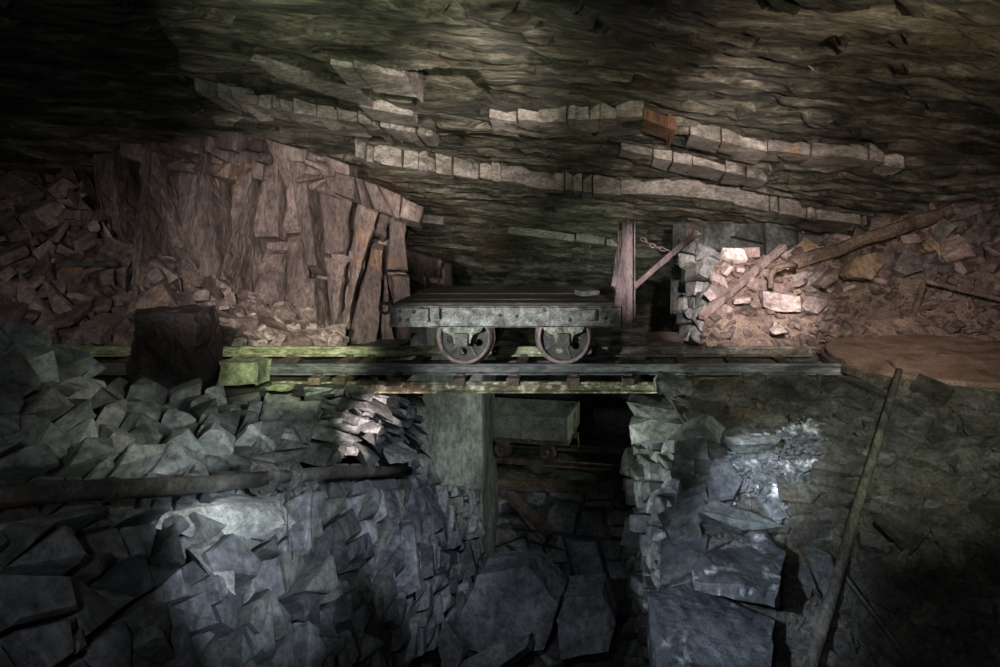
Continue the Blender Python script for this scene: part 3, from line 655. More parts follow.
big('slate_slab', [(724, 436, 3.976), (740, 430, 4.014), (784, 436, 3.956), (780, 446, 3.879), (735, 448, 3.879)], [(0, 0.08, -0.07)], M['slate'], 'flat slate slab above the white speckled patch', seed=11)
big('slate_block', [(832, 650, 3.0), (846, 645, 3.02), (868, 652, 2.98), (872, 690, 2.8), (836, 690, 2.8)], [(0, 0.1, -0.1)], M['scree'], 'small dark block beside the foot of the wooden pole', seed=12)

# coping stones along the edge between the wall and the slope
q9 = rs(77)
for k in range(15):
    t = k / 14; y = 432 + 235 * t; d = 4.16 - 1.1 * t ** 0.85
    o = stone('stone', W(694 - 12 * t + q9.uniform(-9, 7), y + q9.uniform(-5, 5), d) + Vector((0, 0, 0.0)), q9.uniform(0.17, 0.30), (M['slate'], M['slate_blue'], M['slate'])[k % 3], (-0.35, -0.3, 0.88), q9.uniform(-0.5, 0.5), (q9.normal(0, 0.15), q9.normal(0, 0.15)), 'f' if k % 4 else 'b', q9.randint(12))
    o.parent = wr
# blocks on the pit floor
big('slate_boulder', [(450, 628, 5.2), (476, 574, 5.35), (530, 568, 5.4), (558, 604, 5.3), (545, 650, 5.1), (500, 655, 5.05), (458, 652, 5.1)], [(0.05, 0.45, -0.05)], M['slate_blue'], 'largest flat topped boulder on the pit floor', seed=21)
big('slate_boulder', [(556, 622, 5.1), (566, 594, 5.25), (604, 590, 5.3), (618, 620, 5.2), (612, 656, 5.0), (562, 660, 4.95)], [(0.03, 0.35, -0.05)], M['slate_blue'], 'smaller block standing beside the largest pit boulder', seed=22)
big('slate_slab', [(440, 668, 4.75), (500, 640, 4.9), (534, 632, 4.95), (530, 646, 4.85), (480, 680, 4.6)], [(0.0, 0.12, -0.1)], M['slate'], 'thin slab leaning on the front of the largest pit boulder', seed=23)
big('slate_block', [(436, 640, 4.82), (446, 614, 4.95), (466, 642, 4.86), (460, 668, 4.7), (440, 668, 4.7)], [(0.0, 0.12, -0.1)], M['slate_blue'], 'pointed block at the left foot of the largest pit boulder', seed=24)
flp = Patch([[(-1.4, 6.2, -2.65), (0.5, 6.2, -2.65)], [(-1.3, 3.6, -2.28), (0.2, 3.6, -2.28)]], world=True)

# the boulder on the left and the stones at the rail end
def lump(name, px0, px1, py0, py1, d, depth, mat, label, seed):
    q = rs(seed); a, b = W(px0, py1, d), W(px1, py0, d); c = (a + b) / 2; hx, hz = (b.x - a.x) / 2, (b.z - a.z) / 2; hy = depth / 2
    bm = bmesh.new(); bmesh.ops.create_cube(bm, size=2); bmesh.ops.subdivide_edges(bm, edges=bm.edges, cuts=13, use_grid_fill=True)
    for v in bm.verts:
        p = v.co.copy(); s = p.normalized() * 1.25; p = p * 0.80 + s * 0.20
        v.co = Vector((p.x * hx, p.y * hy, p.z * hz))
    co = np.array([v.co[:] for v in bm.verts]); nz = fbm(co * 5 + seed, 4, seed) * 0.035 + np.round(fbm(co * 3 + seed, 2, seed + 5) * 2) / 2 * 0.025
    for v, n in zip(bm.verts, nz): v.co += v.co.normalized() * n
    me = bpy.data.meshes.new(name); bm.to_mesh(me); bm.free()
    me.transform(Matrix.Translation((0, 0, hz)))
    o = link(name, me, mat); o.location = (c.x, d + hy, a.z); return tag(o, label, 'rock')
lump('boulder', 130, 196, 311, 392, 4.40, 0.29, M['boulder'], 'big squarish almost black boulder in front of the left rails', 7)
big('mossy_stone', [(217, 360, 4.482), (224, 356, 4.563), (258, 361, 4.563), (257, 387, 4.482), (216, 386, 4.482)], [(0.02, 0.17, -0.01)], M['mossy'], 'square green mossy stone between the black boulder and the rail', seed=31, jit=0.008)
big('mossy_stone', [(262, 387, 4.42), (272, 382, 4.48), (290, 383, 4.48), (288, 391, 4.42), (266, 393, 4.4)], [(0, 0.1, -0.02)], M['mossy'], 'small flat mossy stone below the end of the support beam', seed=32, jit=0.006)
big('stone', [(20, 392, 3.05), (42, 344, 3.3), (58, 352, 3.3), (56, 388, 3.1), (40, 404, 3.0)], [(-0.03, 0.25, -0.05)], M['slate'], 'upright grey slate block at the top of the left wall', seed=33, parent=wl)
big('stone', [(40, 402, 3.0), (60, 384, 3.15), (80, 374, 3.3), (82, 388, 3.2), (62, 402, 3.0)], [(-0.05, 0.2, -0.06)], M['slate_pale'], 'pale slate block leaning beside the upright block on the left wall', seed=34, parent=wl)
big('stone', [(150, 532, 2.78), (160, 512, 2.85), (228, 498, 3.2), (282, 500, 3.5), (300, 520, 3.45), (270, 545, 3.3), (205, 545, 3.0)], [(-0.12, 0.1, 0)], M['slate_pale'], 'broad pale slab standing out of the wall below the pipe', seed=35, parent=wll)
big('stone', [(188, 552, 2.85), (226, 540, 3.02), (240, 600, 2.88), (214, 586, 2.85)], [(-0.12, 0.1, 0)], M['slate_pale'], 'pale pointed slab under the broad slab below the pipe', seed=36, parent=wll)
big('stone', [(384, 452, 4.95), (402, 446, 5.1), (420, 456, 5.1), (408, 464, 4.95), (388, 466, 4.85)], [(-0.05, 0.15, -0.02)], M['slate_pale'], 'pale flat slate resting at the far end of the pipe', seed=37, parent=wl)

# blocks on the right heap
big('heap_block', [(846, 272, 6.25), (854, 254, 6.4), (878, 250, 6.45), (886, 262, 6.4), (874, 278, 6.2), (852, 280, 6.2)], [(0, 0.25, -0.05)], M['ochre_rubble'], 'ochre yellow block beneath the log on the right heap', seed=41)
big('heap_block', [(892, 268, 6.3), (904, 248, 6.45), (920, 252, 6.45), (926, 268, 6.3), (908, 274, 6.25)], [(0, 0.22, -0.05)], M['grey_rubble'], 'grey block right of the ochre block on the right heap', seed=42)
big('heap_block', [(762, 308, 5.95), (764, 293, 6.02), (800, 296, 6.02), (804, 312, 5.92), (780, 313, 5.92)], [(0, 0.22, 0.02)], M['pale_rubble'], 'long pale block half buried in the sandy slope', seed=43)
big('heap_block', [(816, 284, 6.15), (834, 264, 6.3), (841, 278, 6.15), (826, 290, 6.08)], [(0, 0.2, -0.02)], M['brown_rubble'], 'leaning brown slab between the log and the pale block', seed=44)
big('heap_block', [(770, 332, 5.62), (778, 323, 5.72), (786, 334, 5.6), (776, 336, 5.6)], [(0, 0.08, 0)], M['pale_rubble'], 'small pale wedge of stone standing on the sand', seed=46)

# ------------------------------------------------------------------ track
RY0, RY1 = 4.78, 5.38
RAILP = [(-.032, -.075), (.032, -.075), (.032, -.066), (.007, -.058), (.007, -.022), (.019, -.016), (.019, -.003), (.014, 0), (-.014, 0), (-.019, -.003), (-.019, -.016), (-.007, -.022), (-.007, -.058), (-.032, -.066)]
def rail(name, x0, x1, y, z, mat, label, parts=True):
    o = MB().prism([(p[0], p[1]) for p in RAILP], 'x', x0, x1).build(name, mat); o.location = (0, y, z)
    return tag(o, label, 'rail')
rn = rail('rail', -4.9, 1.72, RY0, 0, M['rail_steel'], 'grey steel rail on the near side of the track under the wagon')
rf = rail('rail', -4.9, -0.205, RY1, 0, M['rail_moss'], 'mossy lichen covered length of rail on the far side of the track')
rail('rail', -0.195, 1.74, RY1, 0, M['rail_worn'], 'rusty pale flecked length of rail on the far side by the turntable')
bn = rail('support_beam', -2.30, 0.40, 4.70, -0.108, M['beam_lichen'], 'rusty support rail with white lichen carrying the track across the pit'); bn['category'] = 'beam'
bf = rail('support_beam', -2.2, 0.45, 5.46, -0.13, M['rust'], 'rusty support rail under the far side of the track'); bf['category'] = 'beam'
sx = [W(p, 375, RY0).x for p in (345, 400, 462, 515, 574, 628, 690, 745, 800)] + [-2.0, -2.48, -3.25, -3.75, -4.25]
for i, x in enumerate(sx):
    over = -1.6 < x < 0.4
    o = MB().b2(-0.045, 0.045, 4.66, 5.52, -0.128, -0.076).build('sleeper', M['rust'] if over else M['wood'], bevel=0.006); o.location = (x, 0, 0)
    tag(o, 'rusty iron cross tie spanning the two rails over the pit' if over else 'dark sleeper under the rails on the ground', 'sleeper', 'cross ties over the pit' if over else 'sleepers on the track bed')
    for y in (RY0, RY1):
        for s in (-1, 1):
            MB().box((0, y + s * 0.046, -0.068), (0.05, 0.028, 0.018)).build('clip', M['rust'], o)
# check rails by the turntable
mb = MB().tube([(1.44, 4.99, -0.03), (1.55, 5.0, -0.03), (1.63, 5.06, -0.03), (1.69, 5.2, -0.03)], 0.022, 8); tag(mb.build('guide_rail', M['dark_iron'], smooth=True), 'short curved guide rail beside the turntable rim', 'rail')

# turntable
tc = (2.62, 5.09); tt = empty('turntable', (tc[0], tc[1], -0.05))
n = 72; mb = MB(); mb.prism([(0.85 * math.cos(2 * PI * k / n), 0.85 * math.sin(2 * PI * k / n)) for k in range(n)], 'z', 0.012, 0.048); mb.build('plate', M['plate'], tt)
ring = MB(); prof = [(0.86, 0.0), (0.89, 0.0), (0.89, 0.05), (0.86, 0.05)]; V = []; Fc = []
for k in range(n):
    a = 2 * PI * k / n
    for r, z in prof: V.append((r * math.cos(a), r * math.sin(a), z - 0.03))
for k in range(n):
    for j in range(4): Fc.append((k * 4 + j, k * 4 + (j + 1) % 4, ((k + 1) % n) * 4 + (j + 1) % 4, ((k + 1) % n) * 4 + j))
ring.add(V, Fc).build('rim', M['rust'], tt)
MB().prism([(0.05 * math.cos(2 * PI * k / 16), 0.05 * math.sin(2 * PI * k / 16)) for k in range(16)], 'z', 0.048, 0.056).build('pivot_cap', M['rust'], tt)
tag(tt, 'round rust brown iron turntable plate at the end of the track', 'turntable')
mb = MB().tube([W(887, 361, 4.82) + Vector((0, 0, .02)), W(897, 371, 4.62) + Vector((0, 0, .02))], 0.009, 6); tag(mb.build('stick', M['wood']), 'short stick lying on the turntable plate', 'stick')

# ------------------------------------------------------------------ wagon
wg = empty('flat_wagon', (-0.66, 5.2, 0.0))
inv = Matrix.Translation((0.66, -5.2, 0))
def part(mb, name, mat, parent=wg, smooth=False, bevel=0):
    mb.v = [tuple(inv @ Vector(p)) for p in mb.v] if parent == wg else mb.v
    return mb.build(name, mat, parent, smooth, bevel)
YF, YB = 4.64, 5.72
XL, XR = -1.464, 0.145
def channel(y0, s):
    m = MB(); m.b2(XL, XR, min(y0, y0 + s * 0.012), max(y0, y0 + s * 0.012), 0.285, 0.43)
    m.b2(XL, XR, min(y0, y0 + s * 0.06), max(y0, y0 + s * 0.06), 0.418, 0.432); m.b2(XL + 0.28, XR, min(y0, y0 + s * 0.06), max(y0, y0 + s * 0.06), 0.283, 0.296); return m
fb = part(channel(YF, 1), 'side_beam', M['iron'], bevel=0.003)
part(channel(YB, -1), 'side_beam', M['iron'], bevel=0.003)
part(MB().b2(XL, XL + 0.012, YF + 0.012, YB - 0.012, 0.30, 0.43), 'end_beam', M['iron'])
part(MB().b2(XR - 0.012, XR, YF + 0.012, YB - 0.012, 0.29, 0.43), 'end_beam', M['iron'])
npl = 6; pw = (YB - YF - 0.03) / npl
for k in range(npl):
    y0 = YF + 0.015 + k * pw
    part(MB().b2(XL + 0.02, XR - 0.03, y0 + 0.004, y0 + pw - 0.004, 0.4325, 0.452 + 0.003 * math.sin(k * 2.3)), 'deck_plank', M['deck'], bevel=0.004)
def px_on(x, y, d=YF): p = W(x, y, d); return p.x, p.z
for (x, y) in [(400, 311.5), (400, 319.5), (408, 320), (414, 312), (429, 320.5), (500, 315), (517, 316), (606, 318), (612, 322), (545, 310), (570, 320)]:
    X, Z = px_on(x, y); part(MB().lathe_y([(0.0005, -0.014), (0.008, -0.014), (0.013, -0.004), (0.013, 0.0), (0.0005, 0.0)], (X, YF, Z), 10, False), 'rivet', M['dark_iron'], smooth=True)
for (xa, xb, ya, yb) in [(418, 441, 308, 319), (582, 596, 308.5, 320)]:
    a = px_on(xa, yb); b = px_on(xb, ya); m = MB()
    if xb - xa > 18:
        m.b2(a[0], a[0] + 0.085, YF - 0.055, YF, a[1], b[1]); m.b2(a[0] + 0.085, b[0], YF - 0.02, YF, a[1] + 0.005, b[1]); m.b2(b[0] - 0.01, b[0], YF - 0.055, YF, a[1] + 0.005, b[1])
    else: m.b2(a[0], b[0], YF - 0.05, YF, a[1], b[1]); m.b2(a[0] - 0.02, a[0], YF - 0.025, YF, a[1] + .02, b[1] - 0.01)
    part(m, 'stake_pocket', M['iron'], bevel=0.004)
# coupling eye
cxn, czn = px_on(385, 308, 4.75); m = MB(); ringp = [Vector((cxn + 0.036 * math.cos(2 * PI * k / 20), 4.75, czn + 0.036 * math.sin(2 * PI * k / 20))) for k in range(20)]
V = []; Fc = []
for k in range(20):
    a = 2 * PI * k / 20; d = Vector((math.cos(a), 0, math.sin(a)))
    for j in range(8):
        b = 2 * PI * j / 8; V.append(ringp[k] + d * 0.012 * math.cos(b) + Vector((0, 0.012 * math.sin(b), 0)))
for k in range(20):
    for j in range(8): Fc.append((k * 8 + j, k * 8 + (j + 1) % 8, ((k + 1) % 20) * 8 + (j + 1) % 8, ((k + 1) % 20) * 8 + j))
m.add(V, Fc); m.b2(cxn + 0.03, XL + 0.03, 4.738, 4.762, czn - 0.012, czn + 0.012); part(m, 'coupling_eye', M['iron'], smooth=True)
# wheels
def disc_with_holes(R_, holes, y0, y1):
    cu = bpy.data.curves.new('tmp', 'CURVE'); cu.dimensions = '2D'; cu.fill_mode = 'BOTH'; cu.extrude = (y1 - y0) / 2
    for (cx, cz, r, nn) in [(0, 0, R_, 40)] + [(h[0], h[1], h[2], 16) for h in holes]:
        s = cu.splines.new('POLY'); s.points.add(nn - 1); s.use_cyclic_u = True
        for k in range(nn): s.points[k].co = (cx + r * math.cos(2 * PI * k / nn), cz + r * math.sin(2 * PI * k / nn), 0, 1)
    o = bpy.data.objects.new('tmp', cu); COL.objects.link(o); dg = bpy.context.evaluated_depsgraph_get()
    me = bpy.data.meshes.new_from_object(o.evaluated_get(dg)); bpy.data.objects.remove(o); bpy.data.curves.remove(cu)
    me.transform(Matrix.Translation((0, (y0 + y1) / 2, 0)) @ Matrix.Rotation(PI / 2, 4, 'X')); return me
WR = 0.19
holes = [(0.108 * math.cos(a), 0.108 * math.sin(a), 0.027) for a in [math.radians(48 + 72 * k) for k in range(5)]]
disc_me = disc_with_holes(0.171, holes, 0.012, 0.028); disc_me.materials.append(M['black_iron'])
rim_me = MB().lathe_y([(0.168, -0.045), (WR - 0.006, -0.045), (WR, -0.038), (WR + 0.002, 0.022), (WR + 0.022, 0.030), (WR + 0.022, 0.042), (0.168, 0.045)], (0, 0, 0), 48).mesh('rim', True); rim_me.materials.append(M['post_iron'])
hub_me = MB().lathe_y([(0.0005, -0.06), (0.03, -0.06), (0.042, -0.052), (0.048, -0.01), (0.048, 0.03), (0.0005, 0.03)], (0, 0, 0), 20, False).mesh('hub', True); hub_me.materials.append(M['dark_iron'])
rib_me = MB().box((0.1, 0.004, 0), (0.125, 0.018, 0.014)).mesh('spoke_rib'); rib_me.materials.append(M['dark_iron'])
bx_me = MB().prism([(-0.15, 0.285), (0.15, 0.285), (0.13, 0.245), (0.075, 0.225), (0.055, 0.165), (0.03, 0.145), (-0.03, 0.145), (-0.055, 0.165), (-0.075, 0.225), (-0.13, 0.245)], 'y', -0.012, 0.012).mesh('axle_bracket'); bx_me.materials.append(M['bracket_iron'])
bb_me = MB().box((0, 0, 0.195), (0.085, 0.05, 0.085)).mesh('axle_box'); bb_me.materials.append(M['dark_iron'])
WX = [W(464, 337, 4.74).x, W(564, 337, 4.74).x]
for x in WX:
    for y, fl in ((RY0 - 0.004, 0), (RY1 + 0.004, PI)):
        wh = link('wheel', rim_me, None, wg); wh.location = (x + 0.66, y - 5.2, WR + 0.003); wh.rotation_euler = (0, 0.35 * (1 + x), fl); wh['label'] = 'cast iron flanged wheel with round holes'
        link('web', disc_me, None, wh); link('hub', hub_me, None, wh)
        for k in range(5):
            s = link('spoke_rib', rib_me, None, wh); s.rotation_euler = (0, -math.radians(12 + 72 * k), 0)
        s = 1 if fl == 0 else -1
        br = link('axle_bracket', bx_me, None, wg); br.location = (x + 0.66, y - s * 0.085 - 5.2, 0)
        ab = link('axle_box', bb_me, None, br); ab.location = (0, -s * 0.02, 0)
    part(MB().tube([(x, RY0 - 0.10, WR), (x, RY1 + 0.10, WR)], 0.022, 12), 'axle', M['dark_iron'], smooth=True)
# end frame with its two posts
for y, s in ((YF - 0.004, 1), (YB + 0.004, -1)):
    m = MB(); xa = 0.152
    # tapered gusset in front
    g0 = [(0.095, 0.43), (0.150, 0.43), (0.205, 1.035), (0.192, 1.035), (0.155, 0.86)]
    m.prism([(p[0], p[1]) for p in g0], 'y', y - s * 0.012, y); part(m, 'gusset', M['post_iron'])
    m = MB(); m.b2(0.152, 0.222, min(y, y + s * 0.010), max(y, y + s * 0.010), 0.27, 1.005); m.b2(0.152, 0.162, min(y, y + s * 0.07), max(y, y + s * 0.07), 0.27, 1.04); m.b2(0.235, 0.245, min(y - s * .02, y + s * 0.07), max(y - s * .02, y + s * 0.07), 0.36, 1.02); m.b2(0.20, 0.24, min(y + s * .02, y + s * 0.05), max(y + s * .02, y + s * 0.05), 0.34, 0.99)
    part(m, 'end_post', M['post_iron'], bevel=0.002)
part(MB().b2(0.165, 0.20, YF + 0.07, YB - 0.07, 0.94, 0.99), 'cross_bar', M['post_iron'], bevel=0.003)
part(MB().b2(0.165, 0.20, YF + 0.07, YB - 0.07, 0.62, 0.67), 'cross_bar', M['post_iron'], bevel=0.003)
part(MB().b2(0.150, 0.20, YF + 0.02, YB - 0.02, 0.27, 0.42), 'cross_bar', M['post_iron'], bevel=0.003)
# hinged bar and its chain
a = W(640, 282, 4.72); b = W(697, 233, 4.72); d = (b - a).normalized(); q = Vector((-d.z, 0, d.x)) * 0.021; a2 = a - d * 0.06
m = MB().prism([((a2 - q).x, (a2 - q).z), ((b - q + d * 0.02).x, (b - q + d * 0.02).z), ((b + q * 1.0).x, (b + q).z + 0.012), ((a2 + q).x, (a2 + q).z)], 'y', 4.70, 4.712); m.prism([((a2 - q).x, (a2 - q).z), ((b - q).x, (b - q).z), ((b - q * .6).x, (b - q * .6).z), ((a2 - q * .6).x, (a2 - q * .6).z)], 'y', 4.70, 4.745)
part(m, 'hinged_bar', M['post_iron'], bevel=0.001)
c0 = W(641, 238, 4.71); c1 = W(669, 250, 4.71); nl = 6
for k in range(nl):
    t = (k + 0.5) / nl; p = c0.lerp(c1, t) + Vector((0, 0, -0.02 * math.sin(PI * t))); L = (c1 - c0).length / nl * 0.66; pts = []
    for j in range(12):
        ang = 2 * PI * j / 12; e = Vector((math.cos(ang) * L, 0.0, math.sin(ang) * 0.012)) if k % 2 == 0 else Vector((math.cos(ang) * L, math.sin(ang) * 0.012, 0))
        e = Matrix.Rotation(math.atan2(-(c1 - c0).z, (c1 - c0).x), 3, 'Y') @ e; pts.append(p + e)
    part(MB().tube(pts + [pts[0], pts[1]], 0.0065, 6, False), 'chain_link', M['post_iron'], smooth=True)
tag(wg, 'flat iron slate wagon with plank deck and tall end posts standing on the bridge', 'wagon')
o = stone('slate_chip', (-0.10, 4.95, 0.489), 0.16, M['slate'], spin=0.5, kind='f', i=3); tag(o, 'flat slate chip lying on the wagon deck', 'slate')

# ------------------------------------------------------------------ pipe, poles, timbers
# clear of the stones by a hand's breadth
pp = [W(-70, 503, 1.98), W(30, 493, 2.22), W(120, 489, 2.57), W(210, 484, 3.06), W(262, 479, 3.44)]
pr = empty('water_pipe', pp[0]); io = pp[0]
MB().tube([p - io for p in pp], 0.0375, 16).build('pipe_length', M['pipe'], pr, True)
p2 = [W(290, 476, 3.71), W(340, 472, 4.30), W(370, 471.5, 4.70), W(408, 471, 5.25)]
MB().tube([p - io for p in p2], 0.0375, 16).build('pipe_length', M['pipe'], pr, True)
MB().tube([pp[-1] - io, p2[0] - io], 0.033, 16).build('pipe_joint', M['pipe'], pr, True)
for t, nm in ((0.05, 0), (0.95, 1)):
    c = pp[-1].lerp(p2[0], t); dr = (p2[0] - pp[-1]).normalized()
    MB().tube([c - dr * 0.018 - io, c + dr * 0.018 - io], 0.078, 20).build('flange', M['dark_iron'], pr)
    for k in range(6):
        a = 2 * PI * k / 6; e = dr.orthogonal().normalized(); e = Matrix.Rotation(a, 3, dr) @ e
        MB().tube([c + e * 0.06 - dr * 0.034 - io, c + e * 0.06 + dr * 0.034 - io], 0.009, 6).build('bolt', M['dark_iron'], pr)
MB().tube([W(104, 489.7, 2.50) - io, W(112, 489.3, 2.54) - io], 0.044, 16).build('collar', M['pipe'], pr)
tag(pr, 'dark iron water pipe with a flanged joint along the left wall', 'pipe')
# loose wires hanging from the joint
for k, (x, yl) in enumerate([(292, 545), (316, 552)]):
    m = MB().tube([W(x, 478, 3.58), W(x - 4, 500, 3.44), W(x - 5, 525, 3.36), W(x - 3, yl, 3.26)], 0.0035, 5); tag(m.build('wire', M['dark_iron']), 'thin wire hanging from the flanged pipe joint', 'wire', 'wires at the pipe joint')

m = MB().tube([W(899, 376, 4.32) + Vector((0, 0, .035)), W(880, 440, 3.90) + Vector((0, 0, .035)), W(852, 530, 3.46) + Vector((0, 0, .03)), W(842, 570, 3.31) + Vector((0, 0, .03)), W(806, 690, 2.86) + Vector((0, 0, .03))], [0.022, 0.025, 0.028, 0.028, 0.029], 12)
tag(m.build('wooden_pole', M['pole_wood'], smooth=True), 'long grey wooden pole lying down the dark slope from the turntable', 'pole')

def timber(name, a, b, w, h, mat, label, cat, round_=False, mid=None):
    a, b = Vector(a), Vector(b); base = a if a.z < b.z else b
    if round_:
        n = 8; q = rs(int(w * 1000)); pts = []
        for k in range(n):
            t = k / (n - 1); p = a.lerp(b, t) + Vector(q.uniform(-.012, .012, 3)); pts.append(p - base)
        m = MB().tube(pts, [w * q.uniform(0.85, 1.12) for _ in range(n)], 10)
    else:
        d = (b - a); L = d.length; m = MB(); m.box((0, 0, L / 2), (w, h, L)); rot = d.to_track_quat('Z', 'Y').to_matrix(); m.v = [tuple(rot @ Vector(p) + a - base) for p in m.v]
    o = m.build(name, mat, smooth=False, bevel=0 if round_ else 0.006); o.location = base; return tag(o, label, cat)
timber('iron_bar', W(701, 317, 5.85), W(784, 246, 6.65), 0.07, 0.055, M['post_iron'], 'straight iron bar leaning on the pale stones of the right heap', 'bar')
timber('log', W(792, 264, 6.45), W(951, 211, 7.0), 0.072, 0.07, M['wood'], 'long round log lying up the slope of the right heap', 'log', True)
m = MB().tube([W(771, 288, 5.98), W(771, 276, 6.02), W(776, 268, 6.06), W(786, 265, 6.12), W(796, 266, 6.18)], 0.028, 10); tag(m.build('bent_pipe', M['rust'], smooth=True), 'bent rusty pipe curling down beside the log', 'pipe')
timber('wooden_post', W(908, 331, 6.06), W(923, 284, 6.08), 0.05, 0.045, M['wood'], 'short leaning board at the back edge of the turntable', 'board')
timber('wooden_board', W(925, 281, 6.13), W(1012, 302, 5.99), 0.06, 0.04, M['wood'], 'dark board resting against the leaning board behind the turntable', 'board')
timber('iron_bar', W(64, 263, 6.0), W(116, 264, 5.95), 0.05, 0.05, M['dark_iron'], 'short dark iron bar across the blocks of the left heap', 'bar')
timber('timber_beam', W(510, 496, 7.5), W(548, 532, 6.9), 0.10, 0.09, M['wood'], 'beam slanting down from the lower gallery into the pit', 'beam')
timber('timber_beam', W(498, 484, 8.15), W(650, 489, 7.95), 0.11, 0.12, M['wood'], 'long beam along the edge of the lower gallery', 'beam')
timber('timber_beam', W(612, 490, 8.0), W(608, 560, 7.8), 0.10, 0.10, M['wood'], 'upright prop below the long beam of the lower gallery', 'beam')

# ------------------------------------------------------------------ tub on the lower track
ang = math.radians(-10.2); dx = Vector((math.cos(ang), math.sin(ang), 0)); dyv = Vector((-math.sin(ang), math.cos(ang), 0))
zr = -2.19
def lrail(off, label):
    c = Vector((-0.4, 8.72, zr)) + dyv * off; o = MB().prism([(p[0], p[1]) for p in RAILP], 'x', -2.2, 1.35).build('lower_rail', M['rust'])
    o.location = c; o.rotation_euler = (0, 0, ang); return tag(o, label, 'rail')
lrail(0, 'near rail of the track in the lower gallery'); lrail(0.6, 'far rail of the track in the lower gallery')
tb = empty('mine_tub', Vector((-0.42, 8.6, zr)), (0, 0, ang))     # origin under the near right corner
Lt, Wt = 1.25, 0.78; z0, z1 = 0.30, 0.60; th = 0.02
def tpart(m, name, mat, parent=tb, smooth=False): return m.build(name, mat, parent, smooth)
for k in range(2): tpart(MB().b2(-Lt + k * Lt / 2 + 0.003, -Lt / 2 + k * Lt / 2 - 0.003, 0, th, z0, z1), 'side_panel', M['tub_paint'])
tpart(MB().b2(-Lt, 0, Wt - th, Wt, z0, z1), 'side_panel', M['tub_paint'])
for k in range(2): tpart(MB().b2(-th, 0, th + 0.003 + k * (Wt - 2 * th) / 2, th - 0.003 + (k + 1) * (Wt - 2 * th) / 2, z0, z1 + 0.01), 'end_panel', M['tub_paint'])
tpart(MB().b2(-Lt, -Lt + th, th, Wt - th, z0, z1), 'end_panel', M['tub_paint'])
tpart(MB().b2(-Lt + th, -th, th, Wt - th, z0, z0 + 0.02), 'bottom', M['tub_paint'])
tpart(MB().b2(0, 0.02, 0.36, 0.42, z0 - 0.02, z1 - 0.04).b2(0.0, 0.06, 0.37, 0.41, z0 - 0.08, z0), 'latch', M['rust'])
tpart(MB().tube([(0.05, 0.39, z0 - 0.02), (0.07, 0.36, z0 - 0.12), (0.06, 0.37, z0 - 0.2)], 0.012, 6), 'coupling_hook', M['rust'])
tpart(MB().b2(-Lt + 0.05, -0.02, 0.12, 0.18, 0.20, z0).b2(-Lt + 0.05, -0.02, Wt - 0.18, Wt - 0.12, 0.20, z0).b2(-0.08, -0.02, 0.18, Wt - 0.18, 0.2, z0), 'frame', M['dark_iron'])
tw = MB().lathe_y([(0.02, -0.03), (0.085, -0.03), (0.095, -0.035), (0.105, -0.03), (0.108, 0.02), (0.125, 0.025), (0.125, 0.035), (0.02, 0.03)], (0, 0, 0), 28).mesh('wheel', True); tw.materials.append(M['rust'])
thb = MB().lathe_y([(0.0005, -0.05), (0.028, -0.05), (0.032, 0.03), (0.0005, 0.03)], (0, 0, 0), 14, False).mesh('hub', True); thb.materials.append(M['dark_iron'])
for x in (-0.30, -0.92):
    for y, fl in ((0.12 + 0.0, 0), (0.72, PI)):
        w_ = link('wheel', tw, None, tb); w_.location = (x, y, 0.108); w_.rotation_euler = (0, 0, fl); link('hub', thb, None, w_)
    tpart(MB().tube([(x, 0.1, 0.108), (x, 0.74, 0.108)], 0.018, 8), 'axle', M['dark_iron'])
    for y in (0.2, 0.64): tpart(MB().b2(x - 0.05, x + 0.05, y - 0.03, y + 0.03, 0.09, 0.21), 'axle_box', M['dark_iron'])
tag(tb, 'shallow grey mine tub on small wheels in the lower gallery', 'mine tub')
# bank under the lower track
bank = Patch([[(488, 478, 8.2), (560, 482, 8.15), (660, 486, 8.0)], [(488, 575, 7.7), (560, 585, 7.6), (660, 590, 7.4)]])
bk2 = rockgrid('wall_lower_bank', bank.grid(30, 20, 0.03, 3, 3, 99, off=-0.1), M['slate_dark'], 'dark stone bank below the lower gallery track')
stone_cells(bank, bk2, [M['slate'], M['slate_blue']], 0.24, 41, asp=1.8, tilt=0.3, name='stone')

# ------------------------------------------------------------------ loose stones, placed clear of everything above
stone_cells(heapL, hl, [M['brown_rubble'], M['purple_rock'], M['brown_rubble']], 0.30, 51, asp=1.25, tilt=0.6, proud=0.14, gap=0.9, rfun=lambda u, v: 1.15 - 0.6 * u, rot=0.15, jit=0.45)
stone_cells(heapR, hr, [M['brown_rubble'], M['brown_rubble'], M['grey_rubble'], M['ochre_rubble']], 0.24, 52, asp=1.3, tilt=0.6, proud=0.12, gap=0.9, rot=-0.3, jit=0.45, cut=lambda u, v: v > 0.50 - 0.25 * u * 0 or u < 0.14)
bpy.context.view_layer.update()
for o in bpy.data.objects:
    if o.type == 'MESH' and o.parent is None and o.get('kind') is None and o.name.split('.')[0] in ('iron_bar', 'log', 'bent_pipe', 'wooden_post', 'wooden_board', 'wooden_pole', 'boulder', 'timber_beam', 'sleeper', 'rail'): PLACED.append(bvh_at(o, o.matrix_world))
for st_ in (wf, wb, wll, wl, wr, bk2, ceil_o):
    if st_ is not ceil_o:
        for c in st_.children: PLACED.append(bvh_at(c, c.matrix_world))
    PLACED.append(bvh_at(st_, st_.matrix_world))
for o in (tt,):
    for c in o.children: PLACED.append(bvh_at(c, c.matrix_world))
def near(p, a, b, r):
    a, b, p = Vector(a), Vector(b), Vector(p); t = max(0, min(1, (p - a).dot(b - a) / (b - a).length_squared)); return (a + (b - a) * t - p).length < r
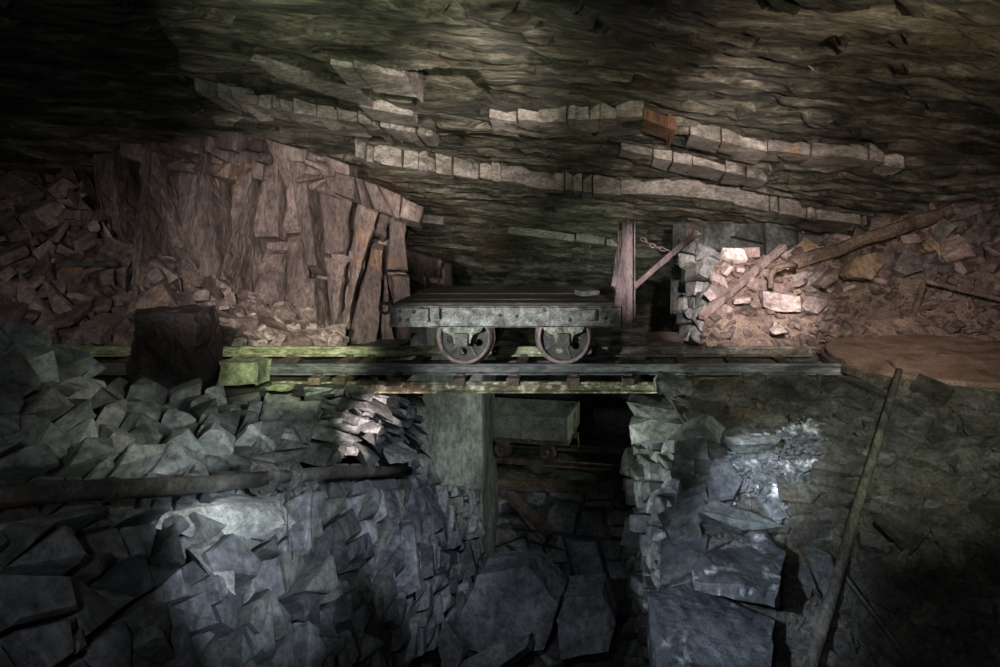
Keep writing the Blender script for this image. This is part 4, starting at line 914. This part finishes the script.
def at_left(p, u, v):
    if near(p, W(64, 263, 6.0), W(116, 264, 5.95), 0.4): return 'beside the short iron bar on the left heap'
    if v > 0.75: return 'at the foot of the left heap behind the far rail'
    if v < 0.3: return 'high on the left heap under the dark roof'
    return 'against the rock face on the left heap' if u > 0.45 else 'in the middle of the left heap'
def at_right(p, u, v):
    if near(p, W(792, 264, 6.45), W(951, 211, 7.0), 0.28): return 'beside the long log on the right heap'
    if near(p, W(908, 330, 6.08), W(923, 284, 6.35), 0.4) or near(p, W(924, 282, 6.26), W(1012, 303, 6.1), 0.35): return 'beside the dark boards on the right heap'
    if near(p, W(866, 265, 6.3), W(908, 262, 6.35), 0.35): return 'around the ochre and grey blocks on the right heap'
    return 'high on the right heap below the roof' if v < 0.3 else 'half way down the right heap above the sand'
def at_slope(p, u, v):
    if near(p, W(899, 376, 4.32), W(806, 690, 2.86), 0.22): return 'beside the wooden pole on the slope'
    if v < 0.22: return 'at the top of the slope along the near rail' if u < 0.5 else 'on the slope just below the turntable'
    if near(p, W(740, 490, 3.85), W(815, 460, 4.0), 0.35): return 'by the white speckled patch on the slope'
    return 'on the dark slope beyond the wooden pole' if p[0] > 1.1 else 'on the open slope left of the wooden pole'
def at_pit(p, u, v): return 'beside the flat topped boulder in the pit' if near(p, W(505, 610, 5.3), W(590, 620, 5.2), 0.55) else ('at the foot of the left wall in the pit' if u < 0.35 else 'on the open pit floor')
scatter(heapL, 120, 0.22, 0.52, [M['brown_rubble'], M['brown_rubble'], M['purple_rock']], 301, 'rubble_block', 'block', at_left, 'rock', 'blocks on the left heap', szfun=lambda u, v: 1.0 - 0.5 * u, sink=0.22, kinds=0.25, keep=lambda p, u, v: 0.08 < v < 0.95 and u < 0.8)
scatter(heapL, 110, 0.07, 0.17, [M['brown_rubble'], M['pale_rubble']], 302, 'rubble_chip', 'stone', 'at the foot of the rock face', 'rock', 'small stones at the foot of the rock face', keep=lambda p, u, v: u > 0.58 and v > 0.1, sink=0.3)
scatter(heapR, 150, 0.14, 0.34, [M['brown_rubble'], M['brown_rubble'], M['brown_rubble'], M['grey_rubble'], M['ochre_rubble']], 311, 'rubble_stone', 'stone', at_right, 'rock', 'stones on the upper right heap', keep=lambda p, u, v: 0.05 < v < 0.55 and u > 0.14, sink=0.22)
scatter(heapR, 70, 0.10, 0.32, [M['pale_rubble'], M['pale_rubble'], M['brown_rubble']], 312, 'pale_stone', 'stone', 'at the end of the right heap nearest the wagon', 'rock', 'pale stones at the end of the right heap', keep=lambda p, u, v: u < 0.30 and v < 0.72, sink=0.2)
scatter(slp, 170, 0.08, 0.26, [M['scree'], M['scree'], M['scree_grey']], 321, 'slate_piece', 'slate piece', at_slope, 'slate', 'slate pieces on the right slope', sink=0.05, kinds=0.85, tl=0.16, keep=lambda p, u, v: not (u < 0.30 and v > 0.36))
scatter(flp, 70, 0.10, 0.34, [M['slate_blue'], M['slate']], 331, 'pit_stone', 'broken slate', at_pit, 'rock', 'stones on the pit floor', sink=0.15)
